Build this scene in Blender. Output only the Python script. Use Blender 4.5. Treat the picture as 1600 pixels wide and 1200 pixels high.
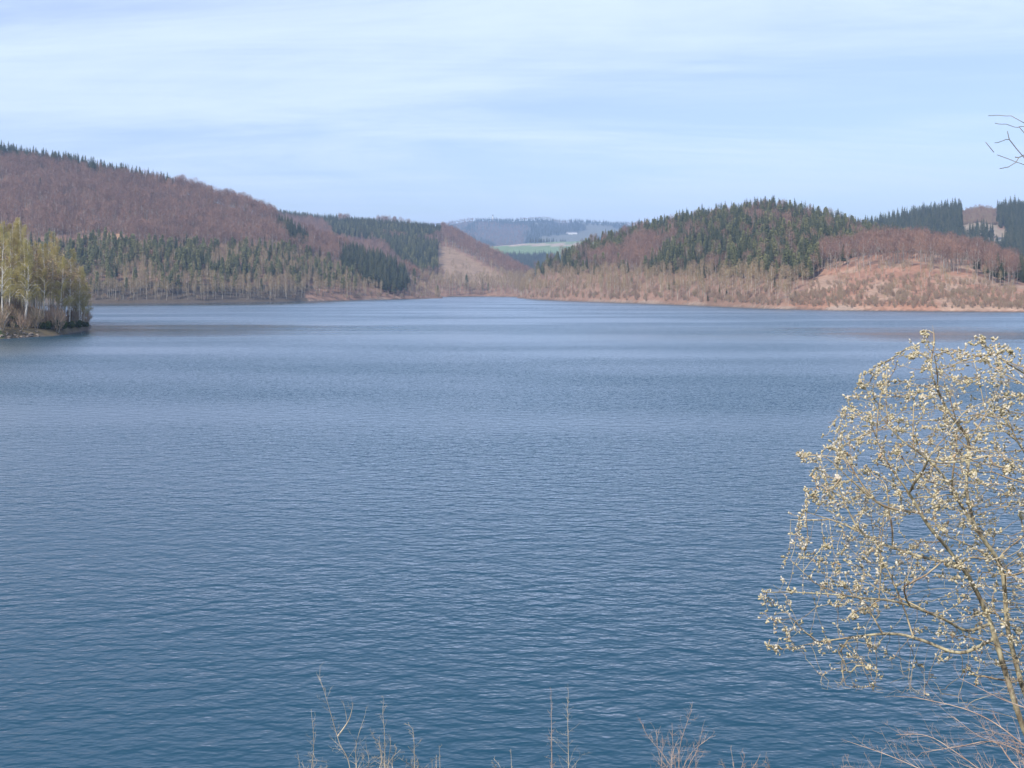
import bpy, math, random
import numpy as np
from mathutils import Vector

# ------------------------------------------------------------------ scene, camera, sky, sun, exposure
for o in list(bpy.data.objects):
    bpy.data.objects.remove(o)
SC = bpy.context.scene
COL = SC.collection
CAM_H = 13.0            # camera above the water
FPX = 1570.0            # focal length in pixels of a 1600 px wide frame
HORIZON = 448.0         # row of the horizon in a 1200 px high frame

cam_data = bpy.data.cameras.new('camera')
cam = bpy.data.objects.new('camera', cam_data)
COL.objects.link(cam)
cam.location = (0, 0, CAM_H)
cam.rotation_euler = (math.radians(90), 0, 0)
cam_data.sensor_width = 36.0
cam_data.lens = 36.0 * FPX / 1600.0
cam_data.shift_y = -(600.0 - HORIZON) / 1600.0
cam_data.clip_start = 0.2
cam_data.clip_end = 40000
SC.camera = cam

SUN_EL = math.radians(42)
SUN_AZ = math.radians(-142)      # clockwise from +Y: behind the camera, to the left
sun_dir = Vector((math.sin(SUN_AZ) * math.cos(SUN_EL), math.cos(SUN_AZ) * math.cos(SUN_EL), math.sin(SUN_EL)))
sd = bpy.data.lights.new('sun', 'SUN')
sd.energy = 4.4
sd.angle = math.radians(0.6)
sd.color = (1.0, 0.935, 0.84)
sun = bpy.data.objects.new('sun', sd)
COL.objects.link(sun)
sun.rotation_euler = sun_dir.to_track_quat('Z', 'Y').to_euler()
sun.location = (0, 0, 600)

world = bpy.data.worlds.new('World')
SC.world = world
world.use_nodes = True
wn, wl = world.node_tree.nodes, world.node_tree.links
wn.clear()
w_out = wn.new('ShaderNodeOutputWorld')
w_bg = wn.new('ShaderNodeBackground')
w_bg.inputs['Strength'].default_value = 0.125
sky = wn.new('ShaderNodeTexSky')
sky.sky_type = 'NISHITA'
sky.sun_disc = False
sky.sun_elevation = SUN_EL
sky.sun_rotation = SUN_AZ
sky.altitude = 300
sky.air_density = 1.0
sky.dust_density = 0.6
sky.ozone_density = 1.0
# thin cirrus over the whole sky: noise on a flat layer high above the place
tc = wn.new('ShaderNodeTexCoord')
sep = wn.new('ShaderNodeSeparateXYZ')
wl.new(tc.outputs['Generated'], sep.inputs[0])
def wmath(op, a, b=None, clamp=False):
    n = wn.new('ShaderNodeMath'); n.operation = op; n.use_clamp = clamp
    for i, v in enumerate((a, b)):
        if v is None: continue
        if isinstance(v, (int, float)): n.inputs[i].default_value = v
        else: wl.new(v, n.inputs[i])
    return n.outputs[0]
zc = wmath('ADD', wmath('MAXIMUM', sep.outputs['Z'], 0.0), 0.10)
cx = wmath('DIVIDE', sep.outputs['X'], zc)
cy = wmath('DIVIDE', sep.outputs['Y'], zc)
def cloud_noise(sx, sy, rot, scale, detail, dist, off):
    comb = wn.new('ShaderNodeCombineXYZ')
    wl.new(cx, comb.inputs[0]); wl.new(cy, comb.inputs[1])
    m = wn.new('ShaderNodeMapping')
    m.inputs['Scale'].default_value = (sx, sy, 1)
    m.inputs['Rotation'].default_value = (0, 0, rot)
    m.inputs['Location'].default_value = (off, off * 0.37, 0)
    wl.new(comb.outputs[0], m.inputs['Vector'])
    n = wn.new('ShaderNodeTexNoise')
    n.inputs['Scale'].default_value = scale
    n.inputs['Detail'].default_value = detail
    n.inputs['Roughness'].default_value = 0.62
    n.inputs['Distortion'].default_value = dist
    wl.new(m.outputs[0], n.inputs['Vector'])
    return n.outputs[0]
n1 = cloud_noise(0.42, 1.0, 0.30, 0.8, 6, 1.1, 3.1)
n2 = cloud_noise(0.16, 1.0, -0.30, 2.4, 9, 1.0, 7.7)
n3 = cloud_noise(0.4, 0.5, 0.3, 0.35, 3, 0.2, 1.3)
mr = wn.new('ShaderNodeMapRange'); mr.interpolation_type = 'SMOOTHSTEP'
mr.inputs['From Min'].default_value = 0.40; mr.inputs['From Max'].default_value = 0.64
wl.new(wmath('ADD', wmath('MULTIPLY', n1, 0.5), wmath('ADD', wmath('MULTIPLY', n2, 0.25), wmath('MULTIPLY', n3, 0.25))), mr.inputs['Value'])
veil = wmath('ADD', wmath('MULTIPLY', mr.outputs[0], 0.52), 0.26)
mixc = wn.new('ShaderNodeMixRGB')
mixc.inputs['Color2'].default_value = (6.75, 7.7, 10.7, 1)
wl.new(veil, mixc.inputs['Fac'])
wl.new(sky.outputs[0], mixc.inputs['Color1'])
wl.new(mixc.outputs[0], w_bg.inputs['Color'])
wl.new(w_bg.outputs[0], w_out.inputs[0])

SC.view_settings.view_transform = 'Standard'
SC.view_settings.look = 'None'
SC.view_settings.gamma = 1.0
SC.view_settings.exposure = 0.31
SC.view_settings.use_curve_mapping = False
SC.render.engine = 'CYCLES'
SC.cycles.use_denoising = True
SC.cycles.max_bounces = 5
SC.cycles.diffuse_bounces = 2
SC.cycles.glossy_bounces = 2
SC.cycles.transmission_bounces = 2
SC.cycles.volume_bounces = 0
SC.cycles.caustics_reflective = False
SC.cycles.caustics_refractive = False

rng = np.random.default_rng(11)
random.seed(5)

# ------------------------------------------------------------------ helpers
def at(x, y, Y):
    """the point at depth Y seen at pixel (x, y) of the 1600 x 1200 photograph"""
    return np.array([(x - 800.0) / FPX * Y, Y, CAM_H + (HORIZON - y) / FPX * Y])

def tag(o, label=None, cat=None, group=None, kind=None):
    if label: o['label'] = label
    if cat: o['category'] = cat
    if group: o['group'] = group
    if kind: o['kind'] = kind
    return o

class MB:
    def __init__(self):
        self.v = []; self.f = []; self.m = []; self.n = 0
    def add(self, verts, faces, mat=0):
        verts = [tuple(map(float, p)) for p in verts]
        b = self.n
        self.v += verts; self.n += len(verts)
        self.f += [tuple(i + b for i in f) for f in faces]
        self.m += [mat] * len(faces)
    def tube(self, pts, rad, sides=5, mat=0, cap=True):
        pts = [np.asarray(p, float) for p in pts]
        n = len(pts); rings = []
        prev = None
        for i, p in enumerate(pts):
            d = pts[min(i + 1, n - 1)] - pts[max(i - 1, 0)]
            d = d / (np.linalg.norm(d) + 1e-9)
            if prev is None:
                a = np.cross(d, [0.0, 1.0, 0.1] if abs(d[1]) < 0.9 else [1.0, 0, 0])
            else:
                a = prev - d * np.dot(prev, d)
            a = a / (np.linalg.norm(a) + 1e-9); prev = a
            b = np.cross(d, a)
            for k in range(sides):
                t = 2 * math.pi * k / sides
                rings.append(p + rad[i] * (math.cos(t) * a + math.sin(t) * b))
        f = []
        for i in range(n - 1):
            for k in range(sides):
                k2 = (k + 1) % sides
                f.append((i * sides + k, i * sides + k2, (i + 1) * sides + k2, (i + 1) * sides + k))
        if cap:
            f.append(tuple(range((n - 1) * sides, n * sides)))
        self.add(rings, f, mat)
    def mesh(self, name, mats, smooth=False):
        me = bpy.data.meshes.new(name)
        me.from_pydata(self.v, [], self.f)
        for m in mats: me.materials.append(m)
        if len(mats) > 1:
            me.polygons.foreach_set('material_index', self.m)
        if smooth:
            me.polygons.foreach_set('use_smooth', [True] * len(me.polygons))
        me.update()
        return me

def link(name, me, parent=None, loc=None):
    o = bpy.data.objects.new(name, me)
    COL.objects.link(o)
    if parent is not None: o.parent = parent
    if loc is not None: o.location = loc
    return o

def empty(name, loc, rz=0.0, s=1.0):
    o = bpy.data.objects.new(name, None)
    COL.objects.link(o)
    o.location = loc; o.rotation_euler = (0, 0, rz); o.scale = (s, s, s)
    o.empty_display_size = 0.2
    return o

_perm = np.random.default_rng(3).random((256, 256))
def vnoise(x, y):
    xi = np.floor(x).astype(int); yi = np.floor(y).astype(int)
    fx = x - xi; fy = y - yi
    fx = fx * fx * (3 - 2 * fx); fy = fy * fy * (3 - 2 * fy)
    g = lambda a, b: _perm[a & 255, b & 255]
    return (g(xi, yi) * (1 - fx) + g(xi + 1, yi) * fx) * (1 - fy) + (g(xi, yi + 1) * (1 - fx) + g(xi + 1, yi + 1) * fx) * fy
def fbm(x, y, oct=4):
    s = 0; a = 0.5; tot = 0
    for _ in range(oct):
        s = s + a * vnoise(x, y); tot += a
        x = x * 2.03 + 17.1; y = y * 2.03 + 5.7; a *= 0.5
    return s / tot
def sstep(a, b, x):
    t = np.clip((x - a) / (b - a), 0, 1)
    return t * t * (3 - 2 * t)
def C(x, *pts):
    return np.interp(x, [p[0] for p in pts], [p[1] for p in pts])

# ------------------------------------------------------------------ materials
def mat_new(name):
    m = bpy.data.materials.new(name); m.use_nodes = True
    nt = m.node_tree
    b = nt.nodes['Principled BSDF']
    b.inputs['Roughness'].default_value = 0.9
    b.inputs['Specular IOR Level'].default_value = 0.2
    return m, nt, b
def N(nt, kind, **kw):
    n = nt.nodes.new(kind)
    for k, v in kw.items():
        if k in n.inputs: n.inputs[k].default_value = v
        else: setattr(n, k, v)
    return n
def ramp(nt, fac, stops):
    r = nt.nodes.new('ShaderNodeValToRGB')
    el = r.color_ramp.elements
    while len(el) > 1: el.remove(el[-1])
    el[0].position = stops[0][0]; el[0].color = (*stops[0][1], 1)
    for p, c in stops[1:]:
        e = el.new(p); e.color = (*c, 1)
    nt.links.new(fac, r.inputs[0])
    return r.outputs[0]
def foliage_mat(name, stops, translucent=0.25, per='object', noise=None):
    """colour differs from tree to tree and from twig to twig"""
    m, nt, b = mat_new(name)
    oi = N(nt, 'ShaderNodeObjectInfo'); ge = N(nt, 'ShaderNodeNewGeometry')
    mx = N(nt, 'ShaderNodeMath', operation='MULTIPLY_ADD')
    if per == 'object':
        nt.links.new(oi.outputs['Random'], mx.inputs[0]); mx.inputs[1].default_value = 0.65
        m2 = N(nt, 'ShaderNodeMath', operation='MULTIPLY'); m2.inputs[1].default_value = 0.35
        nt.links.new(ge.outputs['Random Per Island'], m2.inputs[0]); nt.links.new(m2.outputs[0], mx.inputs[2])
    else:
        nt.links.new(ge.outputs['Random Per Island'], mx.inputs[0]); mx.inputs[1].default_value = 1.0
        mx.inputs[2].default_value = 0.0
    c = ramp(nt, mx.outputs[0], stops)
    nt.links.new(c, b.inputs['Base Color'])
    if translucent > 0:
        tr = N(nt, 'ShaderNodeBsdfTranslucent'); nt.links.new(c, tr.inputs[0])
        ms = N(nt, 'ShaderNodeMixShader'); ms.inputs[0].default_value = translucent
        nt.links.new(b.outputs[0], ms.inputs[1]); nt.links.new(tr.outputs[0], ms.inputs[2])
        nt.links.new(ms.outputs[0], nt.nodes['Material Output'].inputs['Surface'])
    return m
def bark_mat(name, c1, c2, scale=4.0, stretch=(1, 1, 0.3), lo=0.4, hi=0.6, bump=0.0):
    m, nt, b = mat_new(name)
    t = N(nt, 'ShaderNodeTexCoord'); mp = N(nt, 'ShaderNodeMapping')
    mp.inputs['Scale'].default_value = stretch
    no = N(nt, 'ShaderNodeTexNoise', Scale=scale, Detail=4.0)
    nt.links.new(t.outputs['Object'], mp.inputs[0]); nt.links.new(mp.outputs[0], no.inputs['Vector'])
    nt.links.new(ramp(nt, no.outputs[0], [(lo, c1), (hi, c2)]), b.inputs['Base Color'])
    if bump:
        bp = N(nt, 'ShaderNodeBump', Strength=0.6, Distance=bump)
        nt.links.new(no.outputs[0], bp.inputs['Height']); nt.links.new(bp.outputs[0], b.inputs['Normal'])
    return m

M = {}
M['spruce'] = foliage_mat('spruce_needles', [(0.0, (0.036, 0.050, 0.030)), (0.5, (0.066, 0.080, 0.044)), (0.85, (0.10, 0.105, 0.054)), (1.0, (0.15, 0.125, 0.075))], 0.12)
M['pine'] = foliage_mat('pine_needles', [(0.0, (0.10, 0.115, 0.055)), (0.5, (0.17, 0.18, 0.085)), (0.85, (0.24, 0.23, 0.11)), (1.0, (0.30, 0.24, 0.13))], 0.2)
M['beech'] = foliage_mat('beech_twigs', [(0.0, (0.16, 0.105, 0.095)), (0.5, (0.26, 0.16, 0.125)), (0.8, (0.34, 0.20, 0.145)), (1.0, (0.29, 0.23, 0.165))], 0.12)
M['tan'] = foliage_mat('budding_birch_twigs', [(0.0, (0.24, 0.175, 0.12)), (0.45, (0.37, 0.275, 0.17)), (0.8, (0.44, 0.33, 0.19)), (1.0, (0.32, 0.31, 0.14))], 0.25)
M['scrub'] = foliage_mat('scrub_twigs', [(0.0, (0.25, 0.17, 0.125)), (0.5, (0.37, 0.265, 0.195)), (1.0, (0.33, 0.29, 0.18))], 0.2)
M['spring'] = foliage_mat('young_birch_leaves', [(0.0, (0.32, 0.245, 0.13)), (0.4, (0.45, 0.375, 0.16)), (0.75, (0.54, 0.47, 0.185)), (1.0, (0.55, 0.42, 0.24))], 0.5)
M['bush'] = foliage_mat('dark_bush_leaves', [(0.0, (0.03, 0.05, 0.018)), (0.6, (0.07, 0.11, 0.03)), (1.0, (0.13, 0.15, 0.05))], 0.2)
M['grey_bark'] = bark_mat('grey_bark', (0.20, 0.175, 0.155), (0.42, 0.385, 0.345), 0.8)
M['pale_bark'] = bark_mat('pale_bark', (0.33, 0.29, 0.23), (0.58, 0.53, 0.45), 0.6)
M['birch_bark'] = bark_mat('birch_bark', (0.10, 0.085, 0.075), (0.74, 0.70, 0.62), 1.3, (1, 1, 1.6), 0.34, 0.46)
M['spruce_bark'] = bark_mat('spruce_bark', (0.13, 0.095, 0.075), (0.27, 0.22, 0.185), 1.0)

# ground: colour attribute for kind of ground, noise on top
def ground_material():
    m, nt, b = mat_new('ground_cover')
    at_ = N(nt, 'ShaderNodeVertexColor', layer_name='cover')
    t = N(nt, 'ShaderNodeTexCoord')
    n1 = N(nt, 'ShaderNodeTexNoise', Scale=0.045, Detail=8.0, Roughness=0.65)
    nt.links.new(t.outputs['Object'], n1.inputs['Vector'])
    n2 = N(nt, 'ShaderNodeTexNoise', Scale=0.5, Detail=5.0, Roughness=0.6)
    nt.links.new(t.outputs['Object'], n2.inputs['Vector'])
    a = N(nt, 'ShaderNodeMath', operation='ADD')
    nt.links.new(n1.outputs[0], a.inputs[0]); nt.links.new(n2.outputs[0], a.inputs[1])
    f = ramp(nt, a.outputs[0], [(0.0, (0.35, 0.35, 0.35)), (0.45, (0.55, 0.52, 0.5)), (0.55, (1.0, 1.0, 1.0)), (0.7, (1.25, 1.2, 1.1))])
    nt.nodes[-1].color_ramp.interpolation = 'LINEAR'
    mm = N(nt, 'ShaderNodeMapRange'); mm.inputs['From Min'].default_value = 0.7; mm.inputs['From Max'].default_value = 1.3
    mm.inputs['To Min'].default_value = 0.62; mm.inputs['To Max'].default_value = 1.28
    nt.links.new(a.outputs[0], mm.inputs['Value'])
    mul = N(nt, 'ShaderNodeVectorMath', operation='SCALE')
    nt.links.new(at_.outputs['Color'], mul.inputs[0]); nt.links.new(mm.outputs[0], mul.inputs['Scale'])
    nt.links.new(mul.outputs[0], b.inputs['Base Color'])
    bp = N(nt, 'ShaderNodeBump', Strength=0.7, Distance=0.5)
    nt.links.new(n2.outputs[0], bp.inputs['Height']); nt.links.new(bp.outputs[0], b.inputs['Normal'])
    return m
M['ground'] = ground_material()

# ------------------------------------------------------------------ the land: hills given by shore depth, crest depth and crest height
def hill_A(x):   # near wooded point on the left
    Ys = C(x, (-700, 225), (0, 249), (90, 268), (128, 292), (150, 320), (200, 340))
    Yc = Ys + C(x, (-700, 140), (0, 75), (110, 34), (150, 22))
    zc = C(x, (-700, 40), (-200, 20), (0, 8.5), (60, 5.0), (105, 2.8), (128, 1.3), (143, 0.0), (165, -4))
    return Ys, Yc, zc, 0.75, 120.0, -6.0
def px_crest(x, Yc, cy):
    return CAM_H + (HORIZON - cy) / FPX * Yc
def hill_B(x):   # big hill on the left
    sy = C(x, (-900, 474.5), (150, 474.2), (300, 473), (450, 471), (600, 468.2), (690, 466.2), (760, 464.5))
    Ys = CAM_H * FPX / (sy - HORIZON)
    Yc = Ys + C(x, (-900, 520), (0, 480), (330, 400), (450, 260), (560, 200), (640, 110), (690, 60), (760, 50))
    cy = C(x, (-900, 130), (-300, 205), (0, 246), (100, 263), (230, 291), (330, 314), (400, 338), (450, 362), (500, 388), (560, 404), (600, 414), (640, 436), (670, 455), (684, 462), (700, 470), (760, 480))
    return Ys, Yc, px_crest(x, Yc, cy), 0.95, 500.0, 0.55
def hill_C(x):   # second hill on the left, falling to the end of the lake
    sy = C(x, (-200, 466), (690, 463.8), (760, 463.2), (830, 464.2), (900, 466))
    Ys = CAM_H * FPX / (sy - HORIZON)
    Yc = C(x, (-200, 2000), (400, 2000), (690, 1850), (760, 1650), (830, 1480), (900, 1400))
    cy = C(x, (-900, 330), (200, 330), (400, 336), (500, 347), (600, 354), (690, 364), (725, 380), (760, 400), (800, 423), (835, 444), (860, 462), (900, 475))
    return Ys, Yc, px_crest(x, Yc, cy), 0.9, 700.0, 0.6
def hill_D(x):   # spruce hill on the right
    sy = C(x, (780, 464.5), (815, 466), (830, 467.6), (900, 470.8), (1000, 474), (1100, 478), (1200, 482.5), (1300, 485.2), (1450, 486.8), (1600, 488), (2400, 492))
    Ys = CAM_H * FPX / (sy - HORIZON)
    Yc = Ys + C(x, (780, 60), (835, 130), (1000, 320), (1200, 420), (1400, 480), (2400, 500))
    cy = C(x, (780, 478), (808, 466), (835, 434), (870, 414), (920, 394), (1000, 368), (1080, 352), (1180, 339), (1220, 340), (1280, 352), (1350, 369), (1450, 395), (1600, 430), (2400, 440))
    return Ys, Yc, px_crest(x, Yc, cy), 0.95, 500.0, 0.45
def hill_K(x):   # low knoll with bare beeches in front of it
    Ys = hill_D(x)[0] + 1.0
    Yc = Ys + C(x, (1100, 60), (1300, 165), (1600, 170), (2400, 170))
    cy = C(x, (1100, 492), (1140, 480), (1200, 446), (1290, 415), (1360, 398), (1450, 398), (1520, 410), (1560, 424), (1620, 446), (1700, 462), (2400, 470))
    return Ys, Yc, px_crest(x, Yc, cy), 0.8, 260.0, 0.3
def hill_E(x):   # farther ridge on the right
    Ys = np.full_like(x, 1050.0)
    Yc = np.full_like(x, 1550.0)
    cy = C(x, (1100, 470), (1250, 400), (1350, 364), (1400, 351), (1440, 342), (1500, 335), (1530, 329), (1560, 335), (1600, 334), (2400, 320))
    return Ys, Yc, px_crest(x, Yc, cy), 1.0, 600.0, 0.6
def hill_F(x):   # fields beyond the end of the lake
    Ys = np.full_like(x, 2300.0)
    Yc = np.full_like(x, 3300.0)
    cy = C(x, (-600, 384), (600, 384), (760, 386), (830, 380), (880, 377), (950, 376), (1100, 382), (2400, 384))
    return Ys, Yc, px_crest(x, Yc, cy), 0.9, 600.0, 0.7
def hill_G(x):   # hazy far ridge
    Ys = np.full_like(x, 3500.0)
    Yc = np.full_like(x, 6200.0)
    cy = C(x, (-900, 352), (600, 356), (690, 353), (730, 346), (760, 345), (800, 346), (830, 344), (856, 344), (872, 348), (900, 347), (930, 349), (975, 351), (1100, 355), (2400, 356))
    return Ys, Yc, px_crest(x, Yc, cy), 0.8, 1500.0, 0.8
HILLS = dict(A=hill_A, B=hill_B, C=hill_C, D=hill_D, K=hill_K, E=hill_E, F=hill_F, G=hill_G)

LIP = 0.8
def hill_height(h, x, Y):
    Ys, Yc, zc, p, back, keep = HILLS[h](x)
    t = (Y - Ys) / (Yc - Ys)
    tt = np.clip(t, 0, 1)
    up = np.sign(zc) * np.abs(zc) * tt ** p
    up = up + np.where(zc > 0.5, LIP * sstep(0, 4, Y - Ys), 0.0)
    q = sstep(0, 1, (Y - Yc) / back)
    low = zc * keep if keep > 0 else np.full_like(zc, keep)
    z = np.where(t > 1, zc + LIP * (zc > 0.5) + (low - zc) * q, up)
    z = np.where(t < 0, np.maximum(-4.0, (Y - Ys) * 0.25), z)
    return z, t
def ground_z(X, Y):
    X = np.asarray(X, float); Y = np.asarray(Y, float)
    x = 800 + FPX * X / np.maximum(Y, 1)
    zs = np.stack([hill_height(h, x, Y)[0] for h in HILLS])
    own = zs.argmax(0)
    z = np.maximum(zs.max(0), -4.0)
    rough = (fbm(X / 60, Y / 60, 4) - 0.5) * np.clip(z, 0, 30) * 0.22
    fine = (fbm(X / 9 + 40, Y / 9, 3) - 0.5) * np.clip(z, 0, 3) * 0.25
    return z + rough + fine, own
HN = list(HILLS)

# colours of the ground by place
LITTER = np.array([0.29, 0.175, 0.125]); LITTER2 = np.array([0.21, 0.135, 0.10])
STRAW = np.array([0.36, 0.25, 0.155]); CLEAR = np.array([0.30, 0.21, 0.145]); GRASS = np.array([0.16, 0.19, 0.075])
SHORE = np.array([0.31, 0.23, 0.18]); WOODS = np.array([0.06, 0.07, 0.055]); FIELD = np.array([0.16, 0.27, 0.10])
def inpoly(x, y, poly):
    ins = np.zeros(np.shape(x), bool)
    n = len(poly)
    for i in range(n):
        x1, y1 = poly[i]; x2, y2 = poly[(i + 1) % n]
        c = ((y1 > y) != (y2 > y)) & (x < (x2 - x1) * (y - y1) / (y2 - y1 + 1e-12) + x1)
        ins ^= c
    return ins
CLEAR_C = [(684, 386), (700, 384), (735, 404), (775, 425), (800, 440), (770, 442), (720, 443), (684, 436)]
CLEAR_E = [(1503, 318), (1558, 318), (1560, 392), (1530, 392), (1503, 372)]
CLEAR_E2 = [(1552, 357), (1572, 357), (1574, 385), (1552, 385)]
CLEAR_B = [(135, 362), (192, 366), (190, 376), (140, 374)]
CLEAR_C2 = [(515, 372), (585, 378), (585, 388), (520, 384)]

def cover(X, Y, Z, own):
    x = 800 + FPX * X / Y; y = HORIZON - FPX * (Z - CAM_H) / Y
    n = fbm(X / 45 + 9, Y / 45, 4)[..., None]
    col = LITTER * n + LITTER2 * (1 - n)
    isK = (own == HN.index('K'))
    nk = fbm(X / 18, Y / 18, 4)[..., None]
    wk = 0.85 * sstep(0.46, 0.68, nk); colk = np.array([0.38, 0.265, 0.195]) * wk + np.array([0.345, 0.19, 0.13]) * (1 - wk)
    col = np.where(isK[..., None], colk, col)
    def paint(mask, c):
        nonlocal col
        col = np.where(mask[..., None], c, col)
    paint((own == HN.index('C')) & inpoly(x, y, CLEAR_C), CLEAR)
    paint((own == HN.index('C')) & inpoly(x, y, CLEAR_C2), CLEAR)
    paint((own == HN.index('E')) & (inpoly(x, y, CLEAR_E) | inpoly(x, y, CLEAR_E2)), np.array([0.30, 0.24, 0.18]))
    paint((own == HN.index('B')) & inpoly(x, y, CLEAR_B), np.array([0.46, 0.29, 0.18]))
    isA = own == HN.index('A')
    paint(isA, np.array([0.115, 0.092, 0.055]))
    paint(isA & (fbm(X / 7, Y / 7, 3) > 0.5) & (x < 35), np.array([0.10, 0.17, 0.035]))
    # far land: woods and fields
    isF = own == HN.index('F'); isG = own == HN.index('G')
    nf = fbm(X / 160 + 3, Y / 300, 3)
    paint(isF, np.array([0.17, 0.24, 0.115]))
    paint(isF & (nf > 0.52), np.array([0.25, 0.26, 0.15]))
    paint(isF & (y < 384.5 + 2.5 * (nf - 0.5)), np.array([0.40, 0.32, 0.26]))
    paint(isF & (y < 380.5 + 2 * (nf - 0.5)), np.array([0.19, 0.25, 0.14]))
    paint(isF & (y > 399 + 4 * (nf - 0.5)), WOODS)
    ng = fbm(X / 260 + 8, Y / 900 + 2, 4)
    paint(isG, WOODS)
    paint(isG & (ng > 0.58), np.array([0.17, 0.17, 0.13]))
    paint(isG & (ng < 0.40), np.array([0.11, 0.10, 0.09]))
    # bare strip of earth along the water line
    sy = np.where(own == HN.index('B'), HILLS['B'](x)[0], np.where(own == HN.index('C'), HILLS['C'](x)[0], HILLS['D'](x)[0]))
    m = Y - sy
    near_w = (own == HN.index('B')) | (own == HN.index('C')) | (own == HN.index('D')) | isK
    dark_b = (own == HN.index('B')) & (x < 480 + 40 * (fbm(X / 30, Y / 30, 2) - .5)) & (m < 45)
    paint(dark_b, np.array([0.10, 0.08, 0.062]))
    ns = fbm(X / 22 + 6, Y / 22, 3)
    paint(near_w & ~dark_b & (m < 0.5 + 24 * (ns - 0.52)) & (own != HN.index('C')), SHORE)
    paint((Z < 0.22) & (Y < 1500), np.array([0.11, 0.09, 0.075]))
    return col

def build_land():
    us = np.linspace(-0.86, 0.86, 620)
    Ys = np.concatenate([np.geomspace(205, 480, 110)[:-1], np.geomspace(480, 1420, 470)[:-1], np.geomspace(1420, 9500, 150)])
    U, Y = np.meshgrid(us, Ys)
    X = U * Y
    Z, own = ground_z(X, Y)
    col = cover(X, Y, Z, own)
    nr, nc = Z.shape
    v = np.stack([X, Y, Z], -1).reshape(-1, 3)
    i = np.arange(nr * nc).reshape(nr, nc)
    f = np.stack([i[:-1, :-1], i[:-1, 1:], i[1:, 1:], i[1:, :-1]], -1).reshape(-1, 4)
    me = bpy.data.meshes.new('terrain')
    me.vertices.add(len(v)); me.vertices.foreach_set('co', v.ravel())
    me.loops.add(f.size); me.loops.foreach_set('vertex_index', f.ravel().astype(np.int32))
    me.polygons.add(len(f)); me.polygons.foreach_set('loop_start', np.arange(0, f.size, 4, dtype=np.int32))
    me.polygons.foreach_set('use_smooth', np.ones(len(f), bool))
    me.update(calc_edges=True)
    ca = me.color_attributes.new('cover', 'FLOAT_COLOR', 'POINT')
    c4 = np.concatenate([col.reshape(-1, 3), np.ones((len(v), 1))], 1).astype(np.float32)
    ca.data.foreach_set('color', c4.ravel())
    me.materials.append(M['ground'])
    o = link('terrain', me)
    tag(o, 'wooded hills rising round the far shores of the lake', 'terrain', kind='structure')
    return o
build_land()

# the bank the photographer stands on
def bank_z(X, Y):
    z = np.where(Y < 2, 11.3 - 0.05 * (Y - 2) * 0, 11.3 - 0.492 * (Y - 2))
    n = (fbm(X / 2.5 + 3, Y / 2.5 + 8, 4) - 0.5) * 0.5
    return np.maximum(z + n * np.clip((Y + 2) / 4, 0.2, 1), -4)
def build_bank():
    xs = np.linspace(-70, 70, 200); ys = np.linspace(-25, 34, 120)
    X, Y = np.meshgrid(xs, ys)
    Z = bank_z(X, Y)
    nr, nc = Z.shape
    v = np.stack([X, Y, Z], -1).reshape(-1, 3)
    i = np.arange(nr * nc).reshape(nr, nc)
    f = np.stack([i[:-1, :-1], i[:-1, 1:], i[1:, 1:], i[1:, :-1]], -1).reshape(-1, 4)
    me = bpy.data.meshes.new('near_bank')
    me.from_pydata(v.tolist(), [], f.tolist())
    me.polygons.foreach_set('use_smooth', [True] * len(f))
    m, nt, b = mat_new('bank_grass')
    t = N(nt, 'ShaderNodeTexCoord'); n1 = N(nt, 'ShaderNodeTexNoise', Scale=3.0, Detail=8.0)
    nt.links.new(t.outputs['Object'], n1.inputs['Vector'])
    nt.links.new(ramp(nt, n1.outputs[0], [(0.3, (0.10, 0.085, 0.05)), (0.5, (0.20, 0.17, 0.09)), (0.7, (0.12, 0.15, 0.05))]), b.inputs['Base Color'])
    me.materials.append(m)
    tag(link('near_bank', me), 'grassy bank sloping down to the water below the camera', 'bank', kind='structure')
build_bank()

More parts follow.
